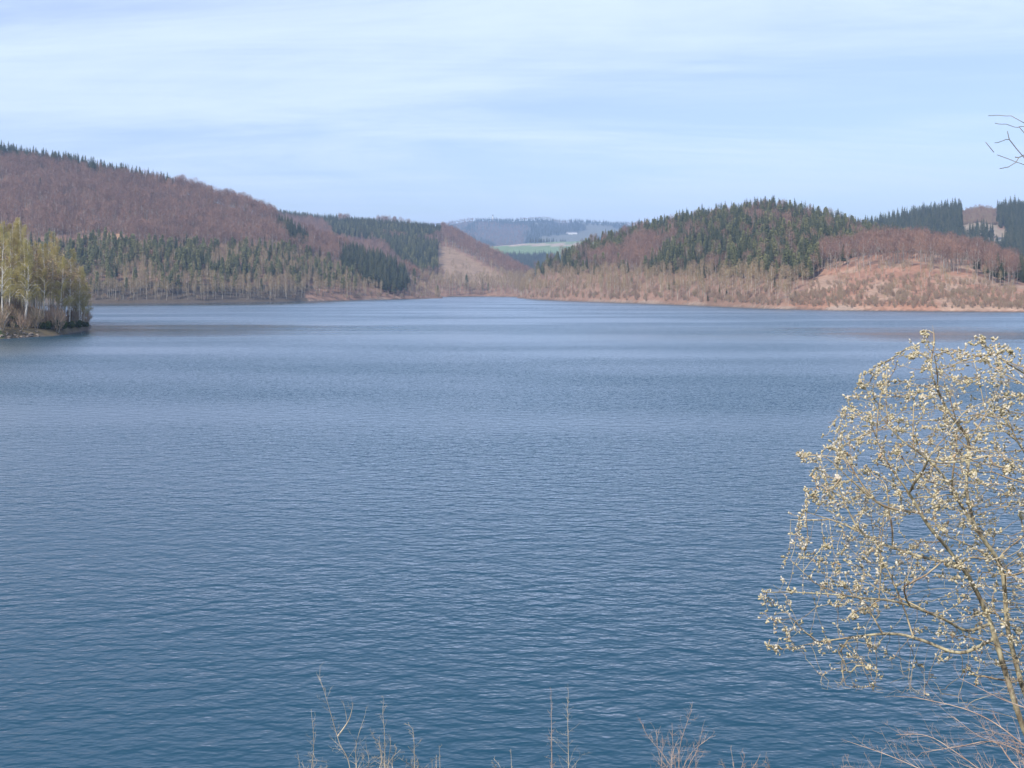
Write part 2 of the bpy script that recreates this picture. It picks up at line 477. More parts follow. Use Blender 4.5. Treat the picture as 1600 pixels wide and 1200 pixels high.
# ------------------------------------------------------------------ the water
def build_water():
    me = bpy.data.meshes.new('lake_water')
    s = 6000
    me.from_pydata([(-s, 4, 0), (s, 4, 0), (s, 2300, 0), (-s, 2300, 0)], [], [(0, 1, 2, 3)])
    m = bpy.data.materials.new('lake_water'); m.use_nodes = True
    nt = m.node_tree; nt.nodes.clear()
    L = nt.links.new
    out = N(nt, 'ShaderNodeOutputMaterial')
    t = N(nt, 'ShaderNodeTexCoord')
    def mth(op, a, c=None, d=None, clamp=False):
        n = N(nt, 'ShaderNodeMath', operation=op); n.use_clamp = clamp
        for i, v in enumerate((a, c, d)):
            if v is None: continue
            if isinstance(v, (int, float)): n.inputs[i].default_value = v
            else: L(v, n.inputs[i])
        return n.outputs[0]
    def noise(scale, sx, rot, detail, rough=0.5, dist=0.0, off=(0, 0, 0), shift=None):
        mp = N(nt, 'ShaderNodeMapping')
        mp.inputs['Scale'].default_value = (sx, 1, 1); mp.inputs['Rotation'].default_value = (0, 0, rot)
        mp.inputs['Location'].default_value = off
        src = t.outputs['Object']
        if shift is not None:
            cv = N(nt, 'ShaderNodeCombineXYZ'); L(shift, cv.inputs[1])
            va = N(nt, 'ShaderNodeVectorMath', operation='ADD'); L(src, va.inputs[0]); L(cv.outputs[0], va.inputs[1])
            src = va.outputs[0]
        L(src, mp.inputs[0])
        n = N(nt, 'ShaderNodeTexNoise', Scale=scale, Detail=detail, Roughness=rough, Distortion=dist)
        L(mp.outputs[0], n.inputs['Vector'])
        return n.outputs[0]
    def skewed(k, *args):
        """wavelets leaning one way: steep in front, gentle behind"""
        h0 = mth('SUBTRACT', noise(*args), 0.5)
        return noise(*args, shift=mth('MULTIPLY', h0, k))
    def rng_(v, a, c, lo, hi):
        n = N(nt, 'ShaderNodeMapRange'); n.interpolation_type = 'SMOOTHSTEP'
        n.inputs['From Min'].default_value = a; n.inputs['From Max'].default_value = c
        n.inputs['To Min'].default_value = lo; n.inputs['To Max'].default_value = hi
        L(v, n.inputs['Value']); return n.outputs[0]
    sp = N(nt, 'ShaderNodeSeparateXYZ'); L(t.outputs['Object'], sp.inputs[0])
    X, Y = sp.outputs['X'], sp.outputs['Y']
    # ripples of three sizes, crests lying across the wind
    h = mth('MULTIPLY', skewed(0.80, 0.95, 0.58, 0.22, 1.0, 0.5, 0.0, (0, 0, 0)), WAVE[0])
    h = mth('MULTIPLY_ADD', skewed(0.30, 2.5, 0.55, -0.16, 1.0, 0.5, 0.0, (5, 9, 0)), WAVE[1], h)
    h = mth('MULTIPLY_ADD', noise(6.5, 0.55, 0.10, 1.0, 0.5, 0.0, (2, 3, 0)), WAVE[2], h)
    # wind: gusts roughen it, a slick crosses the lake
    gust = rng_(noise(0.022, 0.30, 0.05, 2.0, 0.5), 0.35, 0.65, 0.56, 1.3)
    wob = mth('MULTIPLY', mth('SUBTRACT', noise(0.03, 0.35, 0.0, 1.0), 0.5), 60.0)
    d = mth('SUBTRACT', mth('ADD', Y, wob), mth('MULTIPLY_ADD', X, -0.178, 291.0))
    slick = mth('MULTIPLY', rng_(mth('ABSOLUTE', d), 0.0, 80.0, 1.0, 0.0), rng_(noise(0.05, 0.12, 0.03, 2.0), 0.33, 0.55, 0.5, 1.0))
    side = mth('MAXIMUM', rng_(X, -95.0, -20.0, 0.9, 0.3), rng_(X, 70.0, 110.0, 0.3, 0.85))
    slick = mth('MULTIPLY', slick, side)
    lane = rng_(mth('ABSOLUTE', mth('SUBTRACT', mth('ADD', Y, mth('MULTIPLY', wob, 0.5)), mth('MULTIPLY_ADD', X, -0.25, 132.0))), 6.0, 38.0, 1.8, 1.0)
    gust = mth('MULTIPLY', gust, lane)
    lee = mth('MULTIPLY', rng_(mth('MULTIPLY_ADD', X, -0.25, Y), 690.0, 840.0, 0.0, 0.9), rng_(X, -210.0, -120.0, 1.0, 0.0))
    slick = mth('MAXIMUM', slick, lee)
    amp = mth('MULTIPLY', gust, mth('MULTIPLY_ADD', slick, -0.8, 1.0))
    bp = N(nt, 'ShaderNodeBump', Strength=1.0, Distance=1.0)
    L(mth('MULTIPLY', h, amp), bp.inputs['Height'])
    fr = N(nt, 'ShaderNodeFresnel', IOR=1.333); L(bp.outputs[0], fr.inputs['Normal'])
    df = N(nt, 'ShaderNodeBsdfDiffuse'); df.inputs['Color'].default_value = WATER_BODY
    gl = N(nt, 'ShaderNodeBsdfGlossy')
    gl.distribution = 'BECKMANN'
    gl.inputs['Color'].default_value = (1, 1, 1, 1)
    L(bp.outputs[0], gl.inputs['Normal'])
    L(mth('MULTIPLY_ADD', slick, -0.29, WATER_ROUGH), gl.inputs['Roughness'])
    mx = N(nt, 'ShaderNodeMixShader')
    L(fr.outputs[0], mx.inputs[0]); L(df.outputs[0], mx.inputs[1]); L(gl.outputs[0], mx.inputs[2])
    L(mx.outputs[0], out.inputs['Surface'])
    me.materials.append(m)
    tag(link('lake_water', me), 'blue rippled water of the lake', 'water', kind='structure')
WAVE = (0.22, 0.175, 0.050)
WATER_ROUGH = 0.36
WATER_BODY = (0.013, 0.060, 0.098, 1)
build_water()

# ------------------------------------------------------------------ far trees: a few templates of each kind
def rvec(r):
    v = r.normal(size=3); return v / np.linalg.norm(v)
def tri_twig(mb, p, d, L, w, r, mat=0):
    d = d / (np.linalg.norm(d) + 1e-9)
    s = np.cross(d, rvec(r)); s = s / (np.linalg.norm(s) + 1e-9)
    mb.add([p - s * w * 0.5, p + s * w * 0.5, p + d * L], [(0, 1, 2)], mat)

def spruce(seed):
    r = np.random.default_rng(seed)
    tr, cr = MB(), MB()
    H = 22.0
    tr.tube([(0, 0, -0.6), (0, 0, H * 0.5), (0, 0, H * 0.97)], [0.26, 0.17, 0.03], 6)
    base = H * r.uniform(0.08, 0.28)
    R = r.uniform(2.6, 3.9)
    nw = 17
    for i in range(nw):
        f = i / (nw - 1)
        z = base + (H - base) * f ** 0.93
        rad = R * (1 - f) ** 0.7 * r.uniform(0.85, 1.1) + 0.18
        nb = 9 if f < 0.6 else 6
        a0 = r.uniform(0, 6.28)
        for k in range(nb):
            a = a0 + 6.283 * k / nb + r.uniform(-0.25, 0.25)
            L = rad * r.uniform(0.7, 1.15)
            dx, dy = math.cos(a), math.sin(a)
            dr = L * r.uniform(0.22, 0.5)
            wd = L * 0.30 + 0.12
            z0 = z + r.uniform(-0.3, 0.3)
            p0 = np.array([0, 0, z0 + 0.25]); pm = np.array([dx * L * 0.6, dy * L * 0.6, z0 - dr * 0.45]); p1 = np.array([dx * L, dy * L, z0 - dr])
            s = np.array([-dy, dx, 0]) * wd
            dn = np.array([0, 0, -wd * 0.5])
            cr.add([p0, pm + s + dn, p1, pm - s + dn, pm + np.array([0, 0, 0.12])], [(0, 1, 4), (1, 2, 4), (2, 3, 4), (3, 0, 4)])
    cr.add([(0.12, 0, H - 1.2), (-0.1, 0.1, H - 1.2), (-0.05, -0.12, H - 1.2), (0, 0, H + 0.1)], [(0, 1, 3), (1, 2, 3), (2, 0, 3)])
    return tr, cr

def pine(seed):
    r = np.random.default_rng(seed)
    tr, cr = MB(), MB()
    H = 18.0
    tr.tube([(0, 0, -0.6), (0, 0, H * 0.5), (0, 0, H * 0.94)], [0.24, 0.16, 0.03], 6)
    base = H * r.uniform(0.15, 0.35); R = r.uniform(2.3, 3.3)
    for i in range(210):
        f = r.uniform(0, 1) ** 0.8; a = r.uniform(0, 6.28)
        rad = R * (1.02 - f) ** 0.55 * r.uniform(0.35, 1.05) * (0.8 + 0.25 * math.sin(3 * a + 7 * f + seed))
        p = np.array([math.cos(a) * rad, math.sin(a) * rad, base + (H - base) * f])
        d1 = np.array([math.cos(a), math.sin(a), -0.15]) * r.uniform(0.5, 1.0) + r.normal(0, .15, 3)
        d2 = np.array([-math.sin(a), math.cos(a), 0.1]) * r.uniform(0.35, 0.75) + r.normal(0, .15, 3)
        cr.add([p - d1, p + d2 + np.array([0, 0, -.2]), p + d1, p - d2 + np.array([0, 0, -.2]), p + np.array([0, 0, .3])], [(0, 1, 4), (1, 2, 4), (2, 3, 4), (3, 0, 4)])
    return tr, cr

def bare(seed, H=20.0, rx=3.4, base=0.33, ntw=420, pale=False, droop=0.0, tl=1.9, tw=0.17):
    r = np.random.default_rng(seed)
    tr, cr = MB(), MB()
    lean = r.normal(0, 0.5, 2)
    top = np.array([lean[0], lean[1], H * 0.9])
    w = 0.24 if not pale else 0.17
    tr.tube([(0, 0, -0.6), (lean[0] * 0.3 + r.normal(0, .12), lean[1] * 0.3, H * 0.35), (lean[0] * 0.7, lean[1] * 0.7 + r.normal(0, .12), H * 0.65), top], [w, w * 0.75, w * 0.45, 0.04], 6)
    zc, rz = H * (1 + base) / 2, H * (1 - base) / 2
    for i in range(9):
        a = r.uniform(0, 6.28); z0 = H * r.uniform(base * 0.9, 0.75)
        L = rx * r.uniform(0.7, 1.1) * (1 - 0.5 * (z0 / H - base))
        e = np.array([math.cos(a) * L * 0.8, math.sin(a) * L * 0.8, z0 + L * r.uniform(0.7, 1.3)])
        p0 = np.array([lean[0] * z0 / H, lean[1] * z0 / H, z0])
        tr.tube([p0, p0 * 0.5 + e * 0.5 + r.normal(0, .15, 3), e], [0.10, 0.07, 0.02], 4)
    lob = [rvec(r) for _ in range(6)]
    for i in range(ntw):
        d = rvec(r)
        q = 1.0 + 0.28 * max(np.dot(d, l) for l in lob) - 0.22
        rad = r.uniform(0.15, 1.0) ** 0.55 * q
        sh = 1.0 if d[2] < 0 else 0.92
        p = np.array([d[0] * rx * rad * sh + lean[0] * 0.6, d[1] * rx * rad * sh + lean[1] * 0.6, zc + d[2] * rz * rad])
        out = np.array([d[0], d[1], 0]) * 0.7 + np.array([0, 0, 0.75 - 1.5 * droop]) + r.normal(0, 0.35, 3)
        L = tl * r.uniform(0.5, 1.3)
        tri_twig(cr, p, out, L, tw * r.uniform(0.6, 1.4), r)
    return tr, cr

def scrub(seed):
    r = np.random.default_rng(seed)
    tr, cr = MB(), MB()
    for i in range(7):
        a = r.uniform(0, 6.28)
        e = np.array([math.cos(a) * 1.3, math.sin(a) * 1.3, r.uniform(2.2, 4.2)])
        tr.tube([(math.cos(a) * .2, math.sin(a) * .2, -0.3), e * np.array([.5, .5, .55]), e], [0.06, 0.045, 0.015], 4)
    for i in range(170):
        d = rvec(r); rad = r.uniform(0.1, 1) ** 0.5
        p = np.array([d[0] * 1.35 * rad, d[1] * 1.35 * rad, 2.0 + d[2] * 1.9 * rad])
        tri_twig(cr, p, np.array([d[0] * .4, d[1] * .4, 1.0]) + r.normal(0, .22, 3), r.uniform(0.8, 1.9), r.uniform(0.07, 0.15), r)
    return tr, cr

TEMPL = {}
def add_kind(kind, gens, tmat, cmat):
    lst = []
    coll = bpy.data.collections.new('templates_' + kind)     # never linked to the scene: only a source of mesh data
    for i, (tr, cr) in enumerate(gens):
        tm = tr.mesh(kind + '_trunk', [tmat], True); cm = cr.mesh(kind + '_crown', [cmat])
        j = MB(); j.add(tr.v, tr.f, 0); j.add(cr.v, cr.f, 1)
        jm = j.mesh(kind + '_whole', [tmat, cmat])
        jo = bpy.data.objects.new(kind + '_source', jm); coll.objects.link(jo)
        lst.append((tm, cm))
    TEMPL[kind] = (lst, coll)
add_kind('spruce', [spruce(100 + i) for i in range(6)], M['spruce_bark'], M['spruce'])
add_kind('pine', [pine(150 + i) for i in range(6)], M['spruce_bark'], M['pine'])
add_kind('beech', [bare(200 + i, 20, 3.3 + 0.25 * (i % 3), 0.36 + 0.04 * (i % 3), 300) for i in range(6)], M['grey_bark'], M['beech'])
add_kind('birch', [bare(300 + i, 19, 1.9 + 0.2 * (i % 3), 0.30 + 0.05 * (i % 3), 330, True, 0.5, 1.4, 0.16) for i in range(6)], M['pale_bark'], M['tan'])
add_kind('scrub', [scrub(400 + i) for i in range(5)], M['grey_bark'], M['scrub'])

# ------------------------------------------------------------------ where the far trees stand
def scatter(h, spacing, x0, x1, t0, t1):
    """jittered grid over one hill; returns positions, hill parameter t, pixel of the foot"""
    xs = np.array([x0, x1])
    Ymin = 240 if h == 'A' else 480
    xa = np.linspace(x0, x1, 60)
    Ys, Yc, zc, p, back, keep = HILLS[h](xa)
    Ya, Yb = max(Ymin, (Ys + (Yc - Ys) * t0).min()), (Ys + (Yc - Ys) * t1).max()
    Xa = min((x0 - 800) / FPX * Ya, (x0 - 800) / FPX * Yb); Xb = max((x1 - 800) / FPX * Ya, (x1 - 800) / FPX * Yb)
    gx = np.arange(Xa, Xb, spacing); gy = np.arange(Ya, Yb, spacing)
    X, Y = np.meshgrid(gx, gy)
    X = (X + rng.uniform(-.5, .5, X.shape) * spacing).ravel(); Y = (Y + rng.uniform(-.5, .5, Y.shape) * spacing).ravel()
    x = 800 + FPX * X / Y
    k = (x > x0) & (x < x1); X, Y, x = X[k], Y[k], x[k]
    zh, t = hill_height(h, x, Y)
    Z, own = ground_z(X, Y)
    k = (own == HN.index(h)) & (t > t0) & (t < t1) & (Z > 0.7)
    X, Y, Z, t, x = X[k], Y[k], Z[k], t[k], x[k]
    y = HORIZON - FPX * (Z - CAM_H) / Y
    return X, Y, Z, t, x, y

trees = {k: [] for k in TEMPL}     # rows: X, Y, Z, scale, hill index
def put(kind, h, X, Y, Z, s):
    if len(X):
        trees[kind].append(np.stack([X, Y, Z, s, np.full(len(X), HN.index(h))], 1))
def U(n, a, b): return rng.uniform(a, b, n)

def plant_B():
    X, Y, Z, t, x, y = scatter('B', 5.2, -420, 700, 0.0, 1.22)
    n = len(X); r = U(n, 0, 1); patch = fbm(X / 40 + 5, Y / 40, 3)
    m = Y - HILLS['B'](x)[0]                     # metres from the shore
    clear = inpoly(x, y, CLEAR_B)
    edge = 44 + 30 * (patch - 0.5)
    shore = (m < edge)
    band = (m >= edge) & (m < C(x, (-400, 150), (90, 150), (200, 138), (350, 145), (450, 150), (520, 120), (600, 90))) & (y > 386)
    blk = inpoly(x, y, [(528, 400), (575, 398), (632, 428), (640, 456), (612, 462), (575, 446), (540, 432)])
    ridge = (x < 275) & (t > C(x, (-400, .86), (0, .88), (60, .93), (160, .935), (275, .955)))
    ridge |= (np.abs(x - 333) < 4) & (t > 0.97)
    dark = inpoly(x, y, [(430, 352), (455, 358), (484, 384), (482, 400), (455, 396), (440, 372)])
    low = (x > 600) & (x < 700)
    sp = (ridge | dark | blk) & (r < 0.93)
    sp |= band & ~blk & (r < C(x, (-400, .5), (60, .65), (110, .78), (360, .75), (430, .6), (520, .4), (640, .1))) & (patch > 0.30)
    sp_low = shore & (r < 0.16) & (x < 560) & (m > 14)
    sp |= (~shore & ~band & ~ridge) & (r > 0.993) | (~shore & ~band & (patch > 0.66) & (r > 0.93))
    bi = ~sp & (shore | band) & (r < 0.97) & ~(low & (r > 0.6))
    bi |= ~sp & (m < 22) & (x > 490) & (r < 0.35)
    bi &= ~((m < 16) & (x > 480) & (r > 0.3)) & (m > 3.0)
    be = ~sp & ~bi & ~shore & ~band & (r < 0.55 + 0.6 * (patch - 0.5))
    for a in (sp, be): a &= ~clear
    bi &= ~(clear & (r > 0.15))
    pn = sp & band & ~blk & ~ridge & (U(n, 0, 1) < 0.78); sp &= ~pn; pn |= sp_low; bi &= ~sp_low
    put('pine', 'B', X[pn], Y[pn], Z[pn], U(pn.sum(), 0.55, 1.05))
    k = sp; s = U(k.sum(), 0.55, 1.08) * np.where(ridge[k], 0.95, 0.8) * np.where(blk[k], 1.1, 1.0); put('spruce', 'B', X[k], Y[k], Z[k], s)
    k = bi; put('birch', 'B', X[k], Y[k], Z[k], U(k.sum(), 0.5, 0.95) * C(x[k], (500, 1.0), (620, .8), (690, .55)))
    k = be; put('beech', 'B', X[k], Y[k], Z[k], U(k.sum(), 0.8, 1.2))
    # scrub along the water
    X, Y, Z, t, x, y = scatter('B', 3.2, -300, 690, 0.0, 0.3)
    m = Y - HILLS['B'](x)[0]
    k = (m < 26) & (U(len(X), 0, 1) < np.where(x > 470, 0.30, 0.22)) & (m > 2.2)
    put('scrub', 'B', X[k], Y[k], Z[k], U(k.sum(), 0.5, 1.25))
plant_B()

def plant_C():
    X, Y, Z, t, x, y = scatter('C', 6.4, 330, 880, 0.0, 1.12)
    n = len(X); r = U(n, 0, 1); patch = fbm(X / 60 + 1, Y / 60, 3)
    clear = inpoly(x, y, CLEAR_C) | inpoly(x, y, CLEAR_C2)
    sp = (x < 530) & (x > 425) & (t > 0.88) & (r < 0.8)
    sp |= inpoly(x, y, [(500, 352), (560, 350), (690, 362), (690, 436), (655, 438), (628, 425), (600, 392), (520, 372)]) & (patch > 0.22) & (r < 0.95)
    sp |= (x > 705) & (x < 765) & (y > 446) & (r < 0.06)
    sp |= (x > 640) & (x < 690) & (t > 0.9) & (r < 0.5)
    sp &= ~clear
    pn = sp & (t < 0.85) & (U(n, 0, 1) < 0.3); sp &= ~pn
    put('pine', 'C', X[pn], Y[pn], Z[pn], U(pn.sum(), 0.8, 1.2))
    bi = ~sp & ~pn & ((y > 440) & (x > 600)) & (r < 0.8) & ~clear
    be = ~sp & ~pn & ~bi & ~clear & (r < 0.75)
    bi |= clear & (r < 0.05)
    put('spruce', 'C', X[sp], Y[sp], Z[sp], U(sp.sum(), 0.75, 1.1) * np.where(t[sp] > .9, 0.75, 1.0))
    put('birch', 'C', X[bi], Y[bi], Z[bi], U(bi.sum(), 0.7, 1.15))
    put('beech', 'C', X[be], Y[be], Z[be], U(be.sum(), 0.8, 1.15))
plant_C()

def plant_D():
    X, Y, Z, t, x, y = scatter('D', 5.2, 800, 1800, 0.0, 1.2)
    n = len(X); r = U(n, 0, 1); patch = fbm(X / 38 + 2, Y / 38 + 7, 3)
    m = Y - HILLS['D'](x)[0]
    base = (y > C(x, (800, 440), (850, 432), (900, 430), (1000, 432), (1150, 436), (1250, 440))) | (m < 40)
    brown = inpoly(x, y, [(985, 384), (1005, 372), (1100, 358), (1090, 372), (1040, 384), (1040, 410), (985, 432), (970, 425), (975, 400)])
    brown &= patch > 0.53
    brown |= (x < 960) & (patch > 0.66) | (patch > 0.71)
    sp = ~base & (~brown | (t > 0.94)) & (r < 0.84)
    be = ~base & ~sp & ((r < 0.7) | (r > 0.93))
    bi = base & (r < 0.60) & (m > 6)
    sp2 = base & (r > 0.985)
    pn = sp & (U(n, 0, 1) < np.where(t < 0.93, 0.34, 0.22)); sp &= ~pn
    put('pine', 'D', X[pn], Y[pn], Z[pn], U(pn.sum(), 0.6, 1.05))
    put('spruce', 'D', X[sp], Y[sp], Z[sp], U(sp.sum(), 0.5, 0.95) * (0.75 + 0.5 * fbm(X[sp] / 17, Y[sp] / 17, 2)) * C(x[sp], (830, 0.75), (1000, .9), (1150, 1.0), (1350, .95)))
    put('spruce', 'D', X[sp2], Y[sp2], Z[sp2], U(sp2.sum(), 0.3, 0.6))
    put('beech', 'D', X[be], Y[be], Z[be], U(be.sum(), 0.7, 1.0))
    put('birch', 'D', X[bi], Y[bi], Z[bi], U(bi.sum(), 0.55, 0.95))
    X, Y, Z, t, x, y = scatter('D', 3.6, 800, 1300, 0.0, 0.35)
    m = Y - HILLS['D'](x)[0]
    k = (m < 45) & (U(len(X), 0, 1) < 0.55) & (m > 4)
    put('scrub', 'D', X[k], Y[k], Z[k], U(k.sum(), 0.5, 1.2))
plant_D()

def plant_K():
    X, Y, Z, t, x, y = scatter('K', 5.0, 1130, 1800, 0.0, 1.4)
    n = len(X); r = U(n, 0, 1); patch = fbm(X / 25 + 4, Y / 25 + 7, 3)
    line = C(x, (1130, 470), (1200, 440), (1250, 430), (1300, 424), (1420, 424), (1500, 430), (1560, 446))
    wood = y < line
    be = wood & (r < 0.62) & (x < 1590)
    sp = wood & ~be & ((x > 1535) & (r < 0.9) & (patch > .45) | (r > 0.985))
    bi = ~wood & (r < 0.24) & (t > 0.04)
    put('beech', 'K', X[be], Y[be], Z[be], U(be.sum(), 0.7, 1.0))
    put('spruce', 'K', X[sp], Y[sp], Z[sp], U(sp.sum(), 0.45, 0.85))
    put('birch', 'K', X[bi], Y[bi], Z[bi], U(bi.sum(), 0.22, 0.6))
    X, Y, Z, t, x, y = scatter('K', 2.2, 1130, 1800, 0.0, 0.8)
    patch = fbm(X / 12 + 4, Y / 12 + 7, 3)
    m = Y - HILLS['K'](x)[0]
    k = (U(len(X), 0, 1) < np.where(m < 42, 0.85, 0.3)) & (patch > 0.30) & (m > 2.2) & (m < 75)
    put('scrub', 'K', X[k], Y[k], Z[k], U(k.sum(), 0.3, 0.8))
plant_K()

def plant_E():
    X, Y, Z, t, x, y = scatter('E', 6.0, 1290, 1800, 0.25, 1.15)
    n = len(X); r = U(n, 0, 1); patch = fbm(X / 50 + 8, Y / 50 + 1, 3)
    clear = inpoly(x, y, CLEAR_E) | inpoly(x, y, CLEAR_E2)
    sp = ~clear & (r < 0.92)
    be = clear & (y < 350) & (r < 0.8)
    sp |= clear & (y > 368) & (y < 380) & (x < 1553) & (r < 0.6)
    put('spruce', 'E', X[sp], Y[sp], Z[sp], U(sp.sum(), 0.55, 1.1) * (0.6 + 0.8 * fbm(X[sp] / 20, Y[sp] / 20, 2)))
    put('beech', 'E', X[be], Y[be], Z[be], U(be.sum(), 0.25, 0.6))
    X, Y, Z, t, x, y = scatter('E', 2.6, 1500, 1562, 0.8, 1.12)
    k = (U(len(X), 0, 1) < 0.8) & (y < 352)
    put('scrub', 'E', X[k], Y[k], Z[k], U(k.sum(), 0.8, 1.6))
plant_E()

def plant_far():
    X, Y, Z, t, x, y = scatter('F', 9.0, 660, 1010, 0.0, 1.1)
    r = U(len(X), 0, 1); nn = fbm(X / 120, Y / 60, 2)
    k = ((y > 400) & (r < 0.8)) | ((y < 380) & (nn > 0.55) & (r < 0.5))
    put('spruce', 'F', X[k], Y[k], Z[k], U(k.sum(), 0.6, 0.9))
    X, Y, Z, t, x, y = scatter('G', 24.0, 640, 1030, 0.0, 1.05)
    ng = fbm(X / 420 + 8, Y / 700 + 2, 3); r = U(len(X), 0, 1)
    ng = fbm(X / 260 + 8, Y / 900 + 2, 4); k = ((ng < 0.58) | (t > 0.88)) & (r < 0.75); a = k & (ng > 0.42); c = k & ~a
    put('spruce', 'G', X[a], Y[a], Z[a], U(a.sum(), 0.8, 1.3))
    put('beech', 'G', X[c], Y[c], Z[c], U(c.sum(), 0.9, 1.3))
plant_far()

# near point: understorey behind the birches
def plant_A():
    X, Y, Z, t, x, y = scatter('A', 4.6, -160, 140, 0.25, 1.6)
    r = U(len(X), 0, 1)
    k = (r < 0.72)
    put('birch', 'A', X[k], Y[k], Z[k], U(k.sum(), 0.9, 1.3) * C(x[k], (0, 1.0), (80, .9), (135, .75)))
    X, Y, Z, t, x, y = scatter('A', 1.8, -160, 142, 0.02, 1.0)
    r = U(len(X), 0, 1); k = (r < 0.6) & ((Y - HILLS['A'](x)[0] > 4) | (r < 0.3))
    put('scrub', 'A', X[k], Y[k], Z[k], U(k.sum(), 0.4, 1.4))
plant_A()

# which of them can be seen: walk from front to back and keep the covered height of each pixel column
HEIGHT = dict(pine=18.5, spruce=22.5, beech=20.5, birch=19.5, scrub=4.2)
WIDTH = dict(pine=5.0, spruce=4.6, beech=6.5, birch=4.2, scrub=3.2)
allrows = []
for kind, lst in trees.items():
    a = np.concatenate(lst); trees[kind] = a
    allrows.append(np.stack([a[:, 1], np.full(len(a), list(trees).index(kind)), np.arange(len(a))], 1))
order = np.concatenate(allrows); order = order[order[:, 0].argsort()]
cover_y = np.full(2600, 1e4)       # columns -500 .. 2099
share = {k: np.zeros(len(a)) for k, a in trees.items()}
kinds = list(trees)
for Yd, ki, idx in order:
    kind = kinds[int(ki)]; X, Y, Z, s, _ = trees[kind][int(idx)]
    xc = 800 + FPX * X / Y; hw = max(1.0, 0.5 * WIDTH[kind] * s * FPX / Y)
    ytop = HORIZON - FPX * (Z + HEIGHT[kind] * s - CAM_H) / Y
    yb = HORIZON - FPX * (Z - CAM_H) / Y
    i0, i1 = int(xc - hw * 0.6) + 500, int(xc + hw * 0.6) + 501
    if i0 < 0 or i1 >= 2600: continue
    cvr = np.minimum(cover_y[i0:i1], yb)
    share[kind][int(idx)] = float((cvr - ytop).mean()) / (yb - ytop)
    cover_y[i0:i1] = np.minimum(cover_y[i0:i1], ytop + (yb - ytop) * 0.12)

GROUPS = {
    ('spruce', 'B'): ('dark green spruce among the woods of the big left hill', 'spruces on the big left hill'),
    ('spruce', 'C'): ('dark green spruce on the second left hill by the lake end', 'spruces on the second left hill'),
    ('spruce', 'D'): ('dark green spruce on the rounded hill right of the lake end', 'spruces on the rounded right hill'),
    ('spruce', 'K'): ('dark green spruce among the bare knoll woods at far right', 'spruces on the right knoll'),
    ('spruce', 'E'): ('dark blue-green spruce on the farther ridge at the right edge', 'spruces on the farther right ridge'),
    ('pine', 'B'): ('light olive green pine on the big left hill', 'pines on the big left hill'),
    ('pine', 'C'): ('light olive green pine on the second left hill', 'pines on the second left hill'),
    ('pine', 'D'): ('light olive green pine on the rounded right hill', 'pines on the rounded right hill'),
    ('beech', 'B'): ('bare reddish brown beech on the slope of the big left hill', 'bare beeches on the big left hill'),
    ('beech', 'C'): ('bare brown beech on the second left hill by the lake end', 'bare beeches on the second left hill'),
    ('beech', 'D'): ('bare brown tree among the spruces of the rounded right hill', 'bare trees on the rounded right hill'),
    ('beech', 'K'): ('bare grey brown beech on the low knoll above the right shore', 'bare beeches on the right knoll'),
    ('birch', 'A'): ('thin budding tree at the back of the near left point', 'thin trees at the back of the near left point'),
    ('birch', 'B'): ('thin pale-stemmed tan birch by the left far shore', 'birches along the left far shore'),
    ('birch', 'C'): ('thin tan birch at the far end of the lake', 'birches at the far end of the lake'),
    ('birch', 'D'): ('thin pale-stemmed tan birch by the shore below the rounded right hill', 'birches along the right far shore'),
    ('birch', 'K'): ('small tan birch on the open red slope at right', 'small birches on the open right slope'),
}
NAMES = dict(pine='pine_tree', spruce='spruce_tree', beech='beech_tree', birch='birch_tree', scrub='shrub')
STUFF = dict(
    pine=('pine_forest', 'mass of light olive green pines on the hills', 'forest'),
    spruce=('spruce_forest', 'mass of dark green spruce wood covering the hills', 'forest'),
    beech=('beech_forest', 'mass of bare reddish brown beech wood on the slopes', 'forest'),
    birch=('birch_forest', 'mass of tan budding birch wood along the shores', 'forest'),
    scrub=('shore_scrub', 'low tan scrub growing along the shores and the open slope', 'scrub'))

